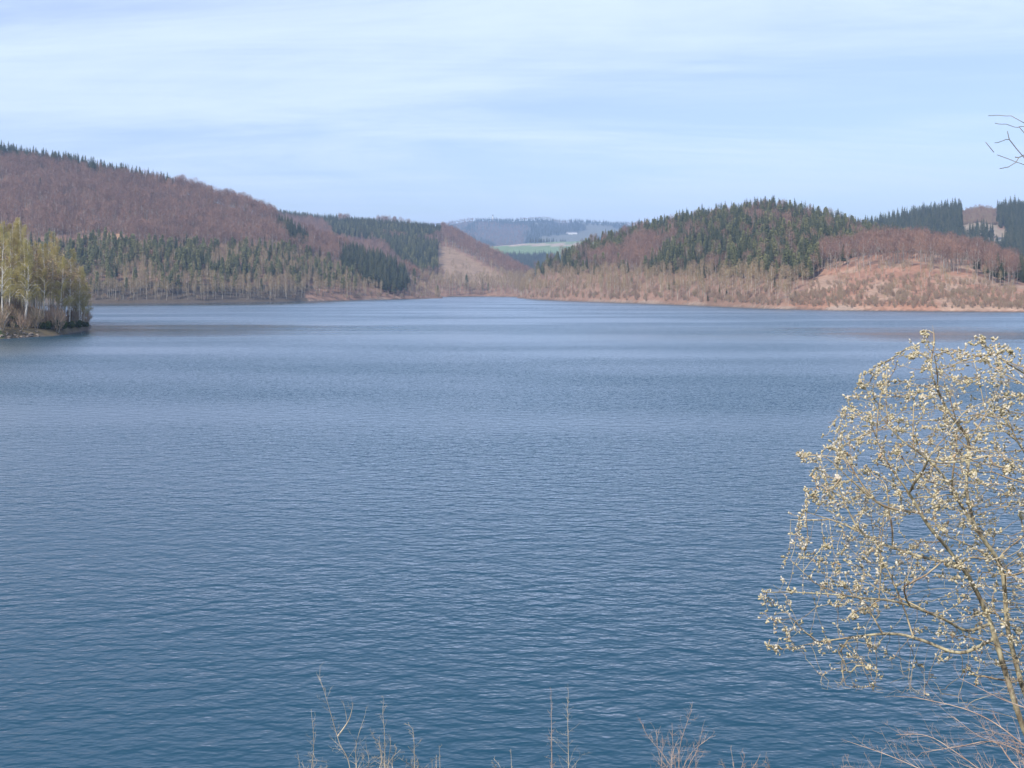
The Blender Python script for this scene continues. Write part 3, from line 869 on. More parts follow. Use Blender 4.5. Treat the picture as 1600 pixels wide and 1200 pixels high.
def instancer(name, rows, kind, seed):
    """one object: the trees of a wood as instances on points"""
    lst, coll = TEMPL[kind]
    me = bpy.data.meshes.new(name)
    me.vertices.add(len(rows)); me.vertices.foreach_set('co', rows[:, :3].ravel())
    at_ = me.attributes.new('size', 'FLOAT', 'POINT'); at_.data.foreach_set('value', rows[:, 3].astype(np.float32))
    o = link(name, me)
    ng = bpy.data.node_groups.new(name + '_nodes', 'GeometryNodeTree')
    ng.interface.new_socket('Geometry', in_out='INPUT', socket_type='NodeSocketGeometry')
    ng.interface.new_socket('Geometry', in_out='OUTPUT', socket_type='NodeSocketGeometry')
    nn, L = ng.nodes, ng.links.new
    gi, go = nn.new('NodeGroupInput'), nn.new('NodeGroupOutput')
    m2p = nn.new('GeometryNodeMeshToPoints')
    ci = nn.new('GeometryNodeCollectionInfo')
    ci.inputs['Collection'].default_value = coll
    ci.inputs['Separate Children'].default_value = True
    iop = nn.new('GeometryNodeInstanceOnPoints')
    iop.inputs['Pick Instance'].default_value = True
    rr = nn.new('FunctionNodeRandomValue'); rr.data_type = 'INT'
    rr.inputs[4].default_value = 0; rr.inputs[5].default_value = len(lst) - 1
    rr.inputs['Seed'].default_value = seed
    rz = nn.new('FunctionNodeRandomValue'); rz.data_type = 'FLOAT_VECTOR'
    rz.inputs[0].default_value = (-0.03, -0.03, 0); rz.inputs[1].default_value = (0.03, 0.03, 6.283)
    rz.inputs['Seed'].default_value = seed + 3
    na = nn.new('GeometryNodeInputNamedAttribute'); na.data_type = 'FLOAT'; na.inputs[0].default_value = 'size'
    L(gi.outputs[0], m2p.inputs[0]); L(m2p.outputs[0], iop.inputs['Points'])
    L(ci.outputs[0], iop.inputs['Instance']); L(rr.outputs[2], iop.inputs['Instance Index'])
    L(rz.outputs[0], iop.inputs['Rotation']); L(na.outputs[0], iop.inputs['Scale'])
    L(iop.outputs[0], go.inputs[0])
    md = o.modifiers.new('wood', 'NODES'); md.node_group = ng
    return o

SPAN = dict(A=(0, 140), B=(0, 680), C=(400, 840), D=(830, 1350), K=(1200, 1600), E=(1350, 1600))
def place_words(lab, h, X, Y, Z):
    x = 800 + FPX * X / Y
    t = hill_height(h, np.array([x]), np.array([Y]))[1][0]
    a, b = SPAN[h]
    f = (x - a) / (b - a)
    if h == 'A': return lab
    up = 'low down' if t < 0.2 else 'on the lower slope' if t < 0.45 else 'halfway up' if t < 0.7 else 'on the upper slope' if t < 0.9 else 'on the skyline'
    side = 'far left' if f < 0.2 else 'left' if f < 0.4 else 'middle' if f < 0.6 else 'right' if f < 0.8 else 'far right'
    if h in 'KE' or h == 'C': side = 'left' if f < 0.34 else 'middle' if f < 0.67 else 'right'
    return lab.split(' by the ')[0].split(' on the ')[0].split(' among ')[0].split(' at the ')[0] + ' ' + up + ', ' + side + ' of the ' + HILLWORD[h]
HILLWORD = dict(A='near point', B='big left hill', C='second left hill', D='rounded right hill', K='low right knoll', E='ridge behind')
for kind, rows in trees.items():
    lst, coll = TEMPL[kind]
    sh = share[kind]
    size = sh * HEIGHT[kind] * rows[:, 3] / rows[:, 1]
    xp = 800 + FPX * rows[:, 0] / rows[:, 1]
    ok = (sh > 0.3) & (xp > 5) & (xp < 1595)
    if kind == 'scrub':
        pick = np.array([], int)
    else:
        cand = np.array([i for i in np.nonzero(ok)[0] if (kind, HN[int(rows[i, 4])]) in GROUPS], int)
        pick = cand[size[cand].argsort()[::-1]][:290]
    if len(pick): q_lo, q_hi = np.quantile(rows[pick, 3], [0.33, 0.67])
    for n_, i in enumerate(pick):
        X, Y, Z, s, hi = rows[i]
        lab, grp = GROUPS[(kind, HN[int(hi)])]
        lab = ('tall ' if s > q_hi else 'short ' if s < q_lo else '') + place_words(lab, HN[int(hi)], X, Y, Z)
        e = empty(NAMES[kind], (X, Y, Z), rng.uniform(0, 6.28), s)
        tag(e, lab, 'tree', grp)
        tm, cm = lst[n_ % len(lst)]
        link('trunk', tm, e); link('crown', cm, e)
    rest = np.ones(len(rows), bool); rest[pick] = False
    rest &= (sh > -0.6)
    nm, lab, cat = STUFF[kind]
    o = instancer(nm, rows[rest], kind, 7)
    tag(o, lab, cat, kind='stuff')
    print(kind, 'single', len(pick), 'mass', int(rest.sum()))

# ------------------------------------------------------------------ birches on the near left point
def near_birch(seed, H=22.0, lean=0.0, forked=False, thin=1.0, nleaf=4400):
    r = np.random.default_rng(seed)
    tr, cr = MB(), MB()
    n = 9
    def stem(p0, H, lean, w):
        pts = []; off = np.zeros(2)
        for i in range(n):
            f = i / (n - 1)
            off = off + r.normal(0, 0.10, 2)
            pts.append(np.array([p0[0] + lean * H * f + off[0], p0[1] + off[1], p0[2] + H * 0.96 * f - (0.8 if i == 0 else 0)]))
        tr.tube(pts, [w * (1 - 0.97 * (i / (n - 1)) ** 0.72) for i in range(n)], 7)
        return pts
    stems = [stem((0, 0, 0), H, lean, 0.19 * thin)]
    if forked: stems.append(stem((0.1, 0.1, 0.3), H * 0.8, lean - 0.12, 0.13 * thin))
    for pts in stems:
        Hs = pts[-1][2]
        for b_ in range(26):
            f = r.uniform(0.24, 0.995)
            k = f * (n - 1); i0 = int(k); p = pts[i0] * (1 - (k - i0)) + pts[min(i0 + 1, n - 1)] * (k - i0)
            a = r.uniform(0, 6.28)
            L = (1 - f) * 4.6 + 0.9
            L *= r.uniform(0.6, 1.0) * thin ** 0.5
            m_ = p + np.array([math.cos(a) * L * 0.55, math.sin(a) * L * 0.55, L * 0.55])
            e = p + np.array([math.cos(a) * L, math.sin(a) * L, L * 0.55])
            tr.tube([p, m_, e], [0.055 * thin * (1.2 - f), 0.035 * thin * (1.2 - f), 0.012], 4)
            for t_ in range(int(nleaf / 26 / 7 / len(stems)) + 1):
                g = r.uniform(0.25, 1.0)
                q = (p * (1 - g) ** 2 + 2 * g * (1 - g) * m_ + g * g * e) + r.normal(0, 0.15, 3)
                D = r.uniform(0.7, 2.0)
                drift = r.normal(0, 0.25, 2)
                end = q + np.array([drift[0], drift[1], -D])
                cr.add([q, q + np.array([0.035, 0.0, 0.01]), end], [(0, 1, 2)])
                for l_ in range(7):
                    h = r.uniform(0.1, 1.05)
                    c = q * (1 - h) + end * h + r.normal(0, 0.10, 3)
                    w = r.uniform(0.05, 0.105)
                    d1, d2 = rvec(r) * w, rvec(r) * w
                    cr.add([c - d1, c + d2, c + d1, c - d2], [(0, 1, 2), (0, 2, 3)])
    return tr, cr
BIR = []
for i, (sd_, ln, fk, th) in enumerate([(1, 0.01, False, 1.0), (2, -0.02, True, 1.0), (3, 0.03, False, 0.85), (4, 0.0, False, 0.9), (5, -0.03, False, 1.1), (6, 0.05, True, 0.8)]):
    tr, cr = near_birch(500 + sd_, 22, ln, fk, th)
    BIR.append((tr.mesh('near_birch_trunk', [M['birch_bark']], True), cr.mesh('near_birch_crown', [M['spring']])))
def on_land(x, dY):
    """a point on the near point, dY metres behind its shore"""
    Ys = float(HILLS['A'](np.array([float(x)]))[0][0])
    Y = Ys + dY; X = (x - 800) / FPX * Y
    z, _ = ground_z(np.array([X]), np.array([Y]))
    return float(X), float(Y), float(z[0])
# (pixel column, metres behind the shore, variant, size, what tells it apart)
near = [
    (40, 9, 1, 0.98, 'white forked birch leaning over the bank, nearest to the stony shore'),
    (15, 16, 0, 1.00, 'straight white birch behind the green grass at the left edge'),
    (70, 12, 3, 0.92, 'slim white birch right of the forked one on the near point'),
    (94, 12, 2, 0.86, 'pale slim birch in the middle of the near point'),
    (109, 7, 4, 0.80, 'white birch with bare lower stem near the tip of the point'),
    (122, 9, 5, 0.70, 'small forked birch second from the tip of the near point'),
    (131, 8, 2, 0.58, 'smallest tan birch at the very tip of the near left point'),
    (2, 11, 4, 1.05, 'birch cut by the left edge of the view, nearest the water'),
]
for x, dY, v, s, lab in near:
    e = empty('birch_tree', on_land(x, dY), rng.uniform(0, 6.28), s)
    e.scale = (s * 1.08, s * 1.08, s * 1.18); tag(e, lab, 'tree', 'white birches on the near left point')
    link('trunk', BIR[v][0], e); link('crown', BIR[v][1], e)
for k in range(44):
    x = rng.uniform(-110, 132); dY = rng.uniform(12, 60) * C(x, (-110, 1), (60, .9), (128, .35))
    s = rng.uniform(0.95, 1.3) * C(x, (-110, 1.15), (0, 1.12), (60, 1.02), (100, .95), (132, .72))
    e = empty('birch_tree', on_land(x, dY), rng.uniform(0, 6.28), s)
    sz = 'tall' if s > 1.2 else 'short' if s < 0.95 else 'middling'
    pl = 'far left' if x < 0 else 'by the left edge' if x < 25 else 'left of the middle' if x < 50 else 'in the middle' if x < 75 else 'right of the middle' if x < 100 else 'near the tip'
    tag(e, sz + ' yellowish budding birch, ' + ('second row' if dY < 26 else 'back row') + ', ' + pl + ' of the near point', 'tree', 'budding birches behind the front row on the near left point')
    v = k % 6
    link('trunk', BIR[v][0], e); link('crown', BIR[v][1], e)

# bushes and stones at the foot of the near point
def leaf_bush(seed, R, Hh, n, stems=7, lw=(0.08, 0.18)):
    r = np.random.default_rng(seed); tr, cr = MB(), MB()
    for i in range(stems):
        a = r.uniform(0, 6.28)
        e = np.array([math.cos(a) * R * .7, math.sin(a) * R * .7, Hh * r.uniform(.6, .95)])
        tr.tube([(0, 0, -0.3), e * np.array([.4, .4, .5]), e], [0.05, 0.03, 0.01], 4)
    for i in range(n):
        d = rvec(r); rad = r.uniform(0.2, 1) ** 0.5 * (1 + 0.25 * math.sin(5 * d[0] + 3 * d[1] + seed))
        c = np.array([d[0] * R * rad, d[1] * R * rad, Hh * 0.52 + d[2] * Hh * 0.5 * rad])
        w = r.uniform(*lw); d1, d2 = rvec(r) * w, rvec(r) * w
        cr.add([c - d1, c + d2, c + d1, c - d2], [(0, 1, 2), (0, 2, 3)])
    return tr, cr
for x, dY, R, Hh, lab in [(84, 4.5, 2.0, 2.6, 'dark green bush overhanging the water on the near point'),
                          (96, 4.0, 1.6, 2.1, 'dark green bush right of the bigger overhanging bush'),
                          (122, 3.5, 1.4, 2.0, 'dark brown green bush at the tip of the near point'),
                          (72, 5.0, 1.7, 1.9, 'dark green bush left of the bigger overhanging bush'),
                          (110, 4.2, 1.5, 1.8, 'dark green bush between the overhanging bushes and the tip'),
                          (132, 3.0, 1.1, 1.6, 'small dark bush touching the water at the very tip'),
                          (12, 13, 2.3, 2.4, 'bright green bush behind the bank at the left edge'),
                          (26, 15, 1.6, 1.8, 'small green bush right of the bright green one')]:
    tr, cr = leaf_bush(int(x) + 600, R, Hh, 1500)
    e = empty('bush', on_land(x, dY)); tag(e, lab, 'bush', 'bushes on the near left point')
    link('stems', tr.mesh('bush_stems', [M['grey_bark']]), e); link('leaves', cr.mesh('bush_leaves', [M['bush']]), e)

def stone_mesh(mb, c, s, r):
    v = []
    for lat in range(5):
        th = math.pi * lat / 4
        for k in range(7):
            a = 2 * math.pi * k / 7
            q = r.uniform(0.8, 1.15)
            v.append(c + np.array([math.sin(th) * math.cos(a) * s[0], math.sin(th) * math.sin(a) * s[1], math.cos(th) * s[2]]) * q)
    f = [(i * 7 + k, i * 7 + (k + 1) % 7, (i + 1) * 7 + (k + 1) % 7, (i + 1) * 7 + k) for i in range(4) for k in range(7)]
    mb.add(v, f)
mb = MB(); r_ = np.random.default_rng(77)
for i in range(150):
    x = r_.uniform(-140, 62); X, Y, z = on_land(x, r_.uniform(-0.5, 3.2) ** 1.0)
    s = r_.uniform(0.15, 0.45)
    stone_mesh(mb, np.array([X, Y, max(z, -0.1) + s * 0.2]), (s * 1.3, s, s * 0.7), r_)
m_stone = bark_mat('shore_stone', (0.12, 0.10, 0.085), (0.30, 0.25, 0.215), 1.2, (1, 1, 1))
tag(link('shore_stones', mb.mesh('shore_stones', [m_stone])), 'grey brown stones along the water of the near left point', 'stones', kind='stuff')

# ------------------------------------------------------------------ far buildings
m_white, _, _b = mat_new('white_render'); _b.inputs['Base Color'].default_value = (0.8, 0.79, 0.76, 1)
m_slate, _, _b = mat_new('grey_slate'); _b.inputs['Base Color'].default_value = (0.12, 0.12, 0.13, 1)
m_glass, _, _b = mat_new('window_glass'); _b.inputs['Base Color'].default_value = (0.03, 0.04, 0.05, 1); _b.inputs['Roughness'].default_value = 0.1
def box(mb, x0, x1, y0, y1, z0, z1):
    mb.add([(x0, y0, z0), (x1, y0, z0), (x1, y1, z0), (x0, y1, z0), (x0, y0, z1), (x1, y0, z1), (x1, y1, z1), (x0, y1, z1)],
           [(0, 3, 2, 1), (4, 5, 6, 7), (0, 1, 5, 4), (1, 2, 6, 5), (2, 3, 7, 6), (3, 0, 4, 7)])
def house(loc, w, d, h, rh, lab, cat='house', group=None):
    e = empty('house', loc); tag(e, lab, cat, group)
    a = MB(); box(a, -w / 2, w / 2, 0, d, -2, h); link('wall', a.mesh('house_wall', [m_white]), e)
    a = MB()
    o_ = 0.5
    a.add([(-w / 2 - o_, -o_, h), (w / 2 + o_, -o_, h), (w / 2 + o_, d + o_, h), (-w / 2 - o_, d + o_, h), (-w / 2 - o_, d / 2, h + rh), (w / 2 + o_, d / 2, h + rh)],
          [(0, 1, 5, 4), (2, 3, 4, 5), (1, 2, 5), (3, 0, 4), (0, 3, 2, 1)])
    link('roof', a.mesh('house_roof', [m_slate]), e)
    nwin = max(2, int(w / 4))
    for fl in range(max(1, int(h / 3.2))):
        for k in range(nwin):
            xx = -w / 2 + w * (k + 0.5) / nwin; zz = 1.1 + fl * 3.1
            a = MB(); box(a, xx - 0.6, xx + 0.6, -0.06, 0.05, zz, zz + 1.4)
            link('window', a.mesh('house_window', [m_glass]), e)
def on_hill(x, y, Y):
    p = at(x, y, Y); z, _ = ground_z(np.array([p[0]]), np.array([p[1]])); return float(p[0]), float(p[1]), float(z[0])
house(on_hill(895, 355, 5200), 46, 16, 9, 5, 'long white building on the hazy far ridge')
house(on_hill(886, 355, 5250), 18, 12, 7, 5, 'small white house left of the long building on the far ridge')
house(on_hill(1566, 361, 1330), 9, 8, 5, 3, 'small white house in the clearing of the right ridge')
X, Y, Z = on_hill(770, 346, 6150)
e = empty('tower', (X, Y, Z)); tag(e, 'slender white tower on the skyline of the far ridge', 'tower')
a = MB(); a.tube([(0, 0, -3), (0, 0, 34)], [5.0, 4.0], 12); link('shaft', a.mesh('tower_shaft', [m_white], False), e)
a = MB(); a.tube([(0, 0, 34), (0, 0, 36), (0, 0, 44)], [4.4, 4.4, 0.3], 12); link('cap', a.mesh('tower_cap', [m_slate]), e)

# ------------------------------------------------------------------ the budding willow and the twigs in front
def colonize(paths, attr, di, dk, step, iters, seed, trop=(0, 0, 0.05), jit=0.12):
    """grow twigs from given stems towards points spread through the crown"""
    r = np.random.default_rng(seed)
    pos, par = [], []
    for parent_node, pts in paths:
        last = parent_node
        for k in range(len(pts)):
            if last is not None and last < 0: last = len(pos) - 1
            pos.append(np.asarray(pts[k], float)); par.append(-1 if last is None else last)
            last = len(pos) - 1
    P = np.array(pos); A = np.asarray(attr)
    D2 = ((A[:, None, :] - P[None]) ** 2).sum(-1)
    near_i = D2.argmin(1); near_d = np.sqrt(D2.min(1))
    alive = near_d > dk
    trop = np.array(trop)
    for it in range(iters):
        act = np.nonzero(alive & (near_d < di))[0]
        if len(act) == 0: break
        dirs = {}
        for a in act:
            v = A[a] - P[near_i[a]]
            v = v / (np.linalg.norm(v) + 1e-9)
            dirs[near_i[a]] = dirs.get(near_i[a], 0) + v
        new = []; npar = []
        for k, v in dirs.items():
            v = v / (np.linalg.norm(v) + 1e-9) + trop + r.normal(0, jit, 3)
            v = v / (np.linalg.norm(v) + 1e-9)
            new.append(P[k] + v * step * r.uniform(0.8, 1.2)); npar.append(k)
        new = np.array(new); base = len(P)
        P = np.concatenate([P, new]); par += npar
        for c0 in range(0, len(A), 4000):
            sl = slice(c0, c0 + 4000)
            d2 = ((A[sl, None, :] - new[None]) ** 2).sum(-1)
            j = d2.argmin(1); dm = np.sqrt(d2[np.arange(len(j)), j])
            b_ = dm < near_d[sl]
            ni = near_i[sl]; nd = near_d[sl]
            ni[b_] = base + j[b_]; nd[b_] = dm[b_]
        alive &= near_d > dk
        if len(P) > 19000: break
    return P, np.array(par)

def thickness(P, par, tip, expo=2.3):
    n = len(P); acc = np.zeros(n); kids = [[] for _ in range(n)]
    for i in range(n):
        if par[i] >= 0: kids[par[i]].append(i)
    rad = np.zeros(n)
    for i in range(n - 1, -1, -1):
        if not kids[i]: rad[i] = tip
        else: rad[i] = sum(rad[k] ** expo for k in kids[i]) ** (1 / expo)
    return rad, kids
def chains(P, par, rad, kids):
    out = []
    stack = [i for i in range(len(P)) if par[i] < 0]
    while stack:
        s = stack.pop()
        ch = [par[s], s] if par[s] >= 0 else [s]
        cur = s
        while kids[cur]:
            ks = sorted(kids[cur], key=lambda k: -rad[k])
            stack += ks[1:]
            cur = ks[0]; ch.append(cur)
        if len(ch) > 1: out.append(ch)
    return out
def smooth_path(pts, step):
    """dense points along a Catmull-Rom curve through pts"""
    pts = [np.asarray(p, float) for p in pts]
    e = [2 * pts[0] - pts[1]] + pts + [2 * pts[-1] - pts[-2]]
    out = [pts[0]]
    for i in range(1, len(e) - 2):
        n = max(1, int(np.linalg.norm(e[i + 1] - e[i]) / step))
        for k in range(1, n + 1):
            t = k / n
            out.append(0.5 * ((2 * e[i]) + (-e[i - 1] + e[i + 1]) * t + (2 * e[i - 1] - 5 * e[i] + 4 * e[i + 1] - e[i + 2]) * t * t + (-e[i - 1] + 3 * e[i] - 3 * e[i + 1] + e[i + 2]) * t ** 3))
    return out

M['willow_bark'] = bark_mat('willow_bark', (0.17, 0.14, 0.10), (0.46, 0.41, 0.27), 14.0, (1, 1, 0.45), 0.38, 0.62, 0.01)
M['willow_twig'] = bark_mat('willow_twig', (0.24, 0.17, 0.12), (0.50, 0.43, 0.28), 6.0, (1, 1, 1), 0.35, 0.65)
M['red_twig'] = bark_mat('red_twig', (0.30, 0.205, 0.165), (0.52, 0.41, 0.335), 6.0, (1, 1, 1), 0.35, 0.65)
M['dry_stalk'] = bark_mat('dry_stalk', (0.28, 0.23, 0.17), (0.56, 0.49, 0.39), 8.0, (1, 1, 0.5), 0.35, 0.65)
M['dark_twig'] = bark_mat('dark_twig', (0.10, 0.09, 0.085), (0.22, 0.20, 0.18), 6.0, (1, 1, 1))
M['catkin'] = foliage_mat('catkins', [(0.0, (0.32, 0.29, 0.19)), (0.25, (0.55, 0.48, 0.29)), (0.5, (0.70, 0.62, 0.42)), (0.8, (0.77, 0.72, 0.60)), (0.92, (0.66, 0.64, 0.60)), (1.0, (0.62, 0.43, 0.24))], 0.3, per='island')

WY = 9.0
def wp(x, y, dy=0.0):
    return at(x, y, WY + dy)
def catkin_mesh(mb, p, d, L, R, r):
    d = d / (np.linalg.norm(d) + 1e-9)
    a = np.cross(d, rvec(r)); a /= np.linalg.norm(a) + 1e-9; b = np.cross(d, a)
    v = [p]
    for f, rr in ((0.22, 0.85), (0.6, 1.0), (0.88, 0.6)):
        for k in range(5):
            t = 2 * math.pi * (k + 0.5 * (f > 0.5)) / 5
            v.append(p + d * L * f + R * rr * r.uniform(.8, 1.2) * (math.cos(t) * a + math.sin(t) * b))
    v.append(p + d * L)
    f = [(0, 1 + (k + 1) % 5, 1 + k) for k in range(5)]
    for j in range(2):
        o_ = 1 + j * 5
        f += [(o_ + k, o_ + (k + 1) % 5, o_ + 5 + (k + 1) % 5, o_ + 5 + k) for k in range(5)]
    f += [(11 + k, 11 + (k + 1) % 5, 16) for k in range(5)]
    mb.add(v, f)

CROWN = [(1455, 508), (1530, 520), (1600, 545), (1700, 560), (1760, 700), (1760, 900), (1720, 1180), (1600, 1150), (1500, 1110), (1400, 1085), (1290, 1082), (1270, 1072), (1290, 1025), (1195, 1025), (1190, 990), (1180, 930), (1215, 900), (1232, 850), (1228, 785), (1270, 745), (1238, 720), (1240, 705), (1275, 690), (1295, 640), (1345, 585), (1400, 545)]
def build_willow():
    r = np.random.default_rng(21)
    extra = []
    st = 0.07
    gz = float(bank_z(np.array([4.95]), np.array([9.2]))[0])
    root = np.array([4.95, 9.2, gz - 0.15])
    main = smooth_path([root, wp(1640, 1235, .15), wp(1600, 1140), wp(1574, 1060), wp(1555, 997), wp(1543, 962), wp(1514, 902, -.1), wp(1479, 855, -.2), wp(1450, 820, -.3), wp(1420, 770, -.4), wp(1385, 720, -.5), wp(1360, 660, -.5)], st)
    i_main = len(main)
    def idx(path, p): return int(np.argmin([np.linalg.norm(q - p) for q in path]))
    paths = [(None, main)]
    base = 0
    n_tot = len(main)
    def branch(parent_path_start, parent_path, pts):
        nonlocal n_tot
        k = parent_path_start + idx(parent_path, np.asarray(pts[0]))
        path = smooth_path([parent_path[k - parent_path_start]] + list(pts[1:]), st)[1:]
        paths.append((k, path))
        s = n_tot; n_tot += len(path)
        return s, path
    # second stem from the same foot, with the dark limb that bends left
    s2, p2 = branch(0, main, [main[3], wp(1625, 1150, .25), wp(1600, 1080, .25), wp(1587, 1035, .3), wp(1574, 978, .3), wp(1565, 890, .3), wp(1535, 840, .25), wp(1510, 803, .2), wp(1476, 746, .1), wp(1440, 710, 0), wp(1405, 684, 0), wp(1370, 640, .1), wp(1350, 600, .1)])
    s3, p3 = branch(s2, p2, [wp(1525, 822, .22), wp(1510, 763, .3), wp(1513, 690, .35), wp(1480, 640, .3), wp(1455, 580, .3), wp(1460, 535, .3), wp(1457, 508, .3)])
    branch(s3, p3, [wp(1513, 690, .35), wp(1535, 656, .4), wp(1564, 599, .45), wp(1580, 560, .5)])
    # third stem, mostly outside the frame, whose limb comes back in at the right
    s4, p4 = branch(0, main, [main[2], wp(1680, 1120, .5), wp(1710, 900, .7), wp(1690, 720, .7), wp(1640, 612, .6), wp(1600, 580, .5), wp(1560, 556, .45), wp(1532, 540, .4)])
    branch(s4, p4, [wp(1705, 840, .7), wp(1640, 760, .6), wp(1590, 690, .6), wp(1570, 640, .6)])
    # low limbs reaching out to the left
    branch(0, main, [wp(1548, 980), wp(1510, 985, -.2), wp(1470, 965, -.4), wp(1400, 940, -.6), wp(1320, 930, -.7), wp(1250, 900, -.8)])
    branch(0, main, [wp(1556, 1000), wp(1500, 1020, .2), wp(1440, 1000, .35), wp(1390, 990, .5), wp(1300, 1000, .5), wp(1220, 1015, .5)])
    branch(0, main, [wp(1500, 880, -.1), wp(1440, 870, .1), wp(1380, 850, .25), wp(1320, 820, .3), wp(1260, 800, .3)])
    branch(0, main, [wp(1440, 800, -.3), wp(1380, 790, -.5), wp(1330, 750, -.6), wp(1290, 715, -.6), wp(1250, 712, -.6)])
    # side branches along every limb
    for k0, path in list(paths):
        L_ = len(path)
        for i in range(int(L_ * 0.35), L_ - 2, 4):
            if path is main and path[i][2] < wp(0, 1010)[2]: continue
            d = path[min(i + 2, L_ - 1)] - path[i - 2]; d = d / (np.linalg.norm(d) + 1e-9)
            v = d * 0.55 + rvec(r) * 0.75 + np.array([-0.1, 0, 0.35]); v /= np.linalg.norm(v)
            q = path[i]; sub = []
            for s_ in range(int(r.uniform(0.25, 0.75) / st)):
                v = v + rvec(r) * 0.10 + np.array([0, 0, 0.03]); v /= np.linalg.norm(v)
                q = q + v * st
                a_, b_ = 800 + FPX * q[0] / q[1], HORIZON - FPX * (q[2] - CAM_H) / q[1]
                if not inpoly(np.array([a_]), np.array([b_]), CROWN)[0]: break
                sub.append(q)
            if len(sub) > 2: extra.append((path, i, sub))
    starts = {}; c_ = 0
    for k0, path in paths: starts[id(path)] = c_; c_ += len(path)
    for path, i, sub in extra: paths.append((starts[id(path)] + i, sub))
    # crown outline and the points it fills
    poly = CROWN
    n = 34000
    x = r.uniform(1170, 1770, n); y = r.uniform(500, 1180, n)
    k = inpoly(x, y, poly); x, y = x[k], y[k]
    ex = (x - 1490) / 320; ey = (y - 790) / 300
    dep = np.sqrt(np.clip(1.15 - ex ** 2 - ey ** 2, 0.05, 1)) * 1.25
    dy = r.uniform(-1, 1, len(x)) * dep + 0.15
    clump = fbm(x / 34 + 3, y / 34 + dy * 2 + 9, 2)
    coarse = fbm(x / 75 + 1, y / 75 + 4, 2)
    rim = np.sqrt(ex ** 2 * 0.9 + ey ** 2)
    k = (clump > 0.42) & (coarse > 0.27 + 0.17 * sstep(0.6, 1.0, rim)) & (r.uniform(0, 1, len(x)) < np.clip(0.65 + 0.35 * (1 - ey), 0.3, 1))
    x, y, dy = x[k][:6800], y[k][:6800], dy[k][:6800]
    attr = np.stack([at(a, b, WY + c) for a, b, c in zip(x, y, dy)])
    P, par = colonize(paths, attr, 0.55, 0.058, 0.048, 60, 4, (-0.03, 0, 0.14), 0.07)
    rad, kids = thickness(P, par, 0.0016, 2.75)
    rad = np.minimum(rad, 0.075)
    e = empty('willow_tree', tuple(root)); tag(e, 'budding willow with pale yellow catkins filling the right foreground', 'tree')
    big, small = MB(), MB()
    org = root
    for ch in chains(P, par, rad, kids):
        rr = [rad[i] for i in ch]
        if par[ch[1]] == ch[0] and len(ch) > 1: rr[0] = min(rr[0], rr[1] * 1.15)
        pts = [P[i] - org for i in ch]
        if max(rr[1:]) > 0.011: big.tube(pts, rr, 7)
        else: small.tube(pts, rr, 4)
    link('trunk', big.mesh('willow_trunk', [M['willow_bark']], True), e)
    tag(link('twigs', small.mesh('willow_twigs', [M['willow_twig']], True), e), kind='stuff')
    cat = MB()
    tips = [i for i in range(len(P)) if not kids[i]]
    thin = [i for i in range(len(P)) if kids[i] and rad[i] < 0.0036]
    for i in tips:
        k = i; nst = int(r.integers(1, 5))
        yp = HORIZON - FPX * (P[i][2] - CAM_H) / P[i][1]
        if r.uniform() < 0.16 + 0.75 * float(sstep(990, 1070, yp)): continue
        for c in range(nst):
            if par[k] < 0: break
            d = P[k] - P[par[k]]; d = d / (np.linalg.norm(d) + 1e-9)
            for q_ in range(2 if c else 3):
                f = r.uniform(0, 1)
                side = np.cross(d, rvec(r)); side /= np.linalg.norm(side) + 1e-9
                big_ = float(np.clip(r.lognormal(-0.12, 0.32), 0.45, 1.6))
                catkin_mesh(cat, P[k] * (1 - f) + P[par[k]] * f - org, d * 0.5 + side * 0.8 + np.array([0, 0, 0.45]), 0.026 * big_, 0.0072 * big_, r)
            if rad[par[k]] > 0.005: break
            k = par[k]
    for i in thin:
        if r.uniform() < 0.16 and P[i][2] > wp(0, 1020)[2]:
            d = P[i] - P[par[i]]
            catkin_mesh(cat, P[i] - org, np.cross(d, rvec(r)) / 0.06 + np.array([0, 0, 0.7]), r.uniform(0.018, 0.034), r.uniform(0.005, 0.009), r)
    tag(link('catkins', cat.mesh('willow_catkins', [M['catkin']], True), e), kind='stuff')
    print('willow nodes', len(P), 'tips', len(tips), 'catkin faces', len(cat.f))
build_willow()

def twig_thing(name, lab, cat, stems, attr, mat, tip, di, dk, step, seed, group=None, trop=(0, 0, .15), iters=50, maxr=0.03, jit=.15, expo=2.3):
    """a small bare shrub or stalk: given stems plus grown side twigs"""
    paths = []; tot = 0; first = None
    for k, pts in stems:
        path = smooth_path(pts, step)
        paths.append((None if k is None else k, path)); tot += len(path)
    P, par = colonize(paths, attr, di, dk, step, iters, seed, trop, jit)
    rad, kids = thickness(P, par, tip, expo); rad = np.minimum(rad, maxr)
    org = np.asarray(stems[0][1][0], float)
    e = empty(name, tuple(org)); tag(e, lab, cat, group)
    big, small = MB(), MB()
    ns = len(P) - (len(P) - tot)
    for ch in chains(P, par, rad, kids):
        rr = [rad[i] for i in ch]
        if len(ch) > 1 and par[ch[1]] == ch[0]: rr[0] = min(rr[0], rr[1] * 1.2)
        (big if ch[0] < tot and ch[-1] < tot or max(rr[1:]) > tip * 2.2 else small).tube([P[i] - org for i in ch], rr, 5)
    if big.f: link('stem', big.mesh(name + '_stem', [mat], True), e)
    if small.f: tag(link('twigs', small.mesh(name + '_twigs', [mat], True), e), kind='stuff')
    return e

def foot(x, Y):
    X = (x - 800) / FPX * Y
    return np.array([X, Y, float(bank_z(np.array([X]), np.array([Y]))[0]) - 0.05])

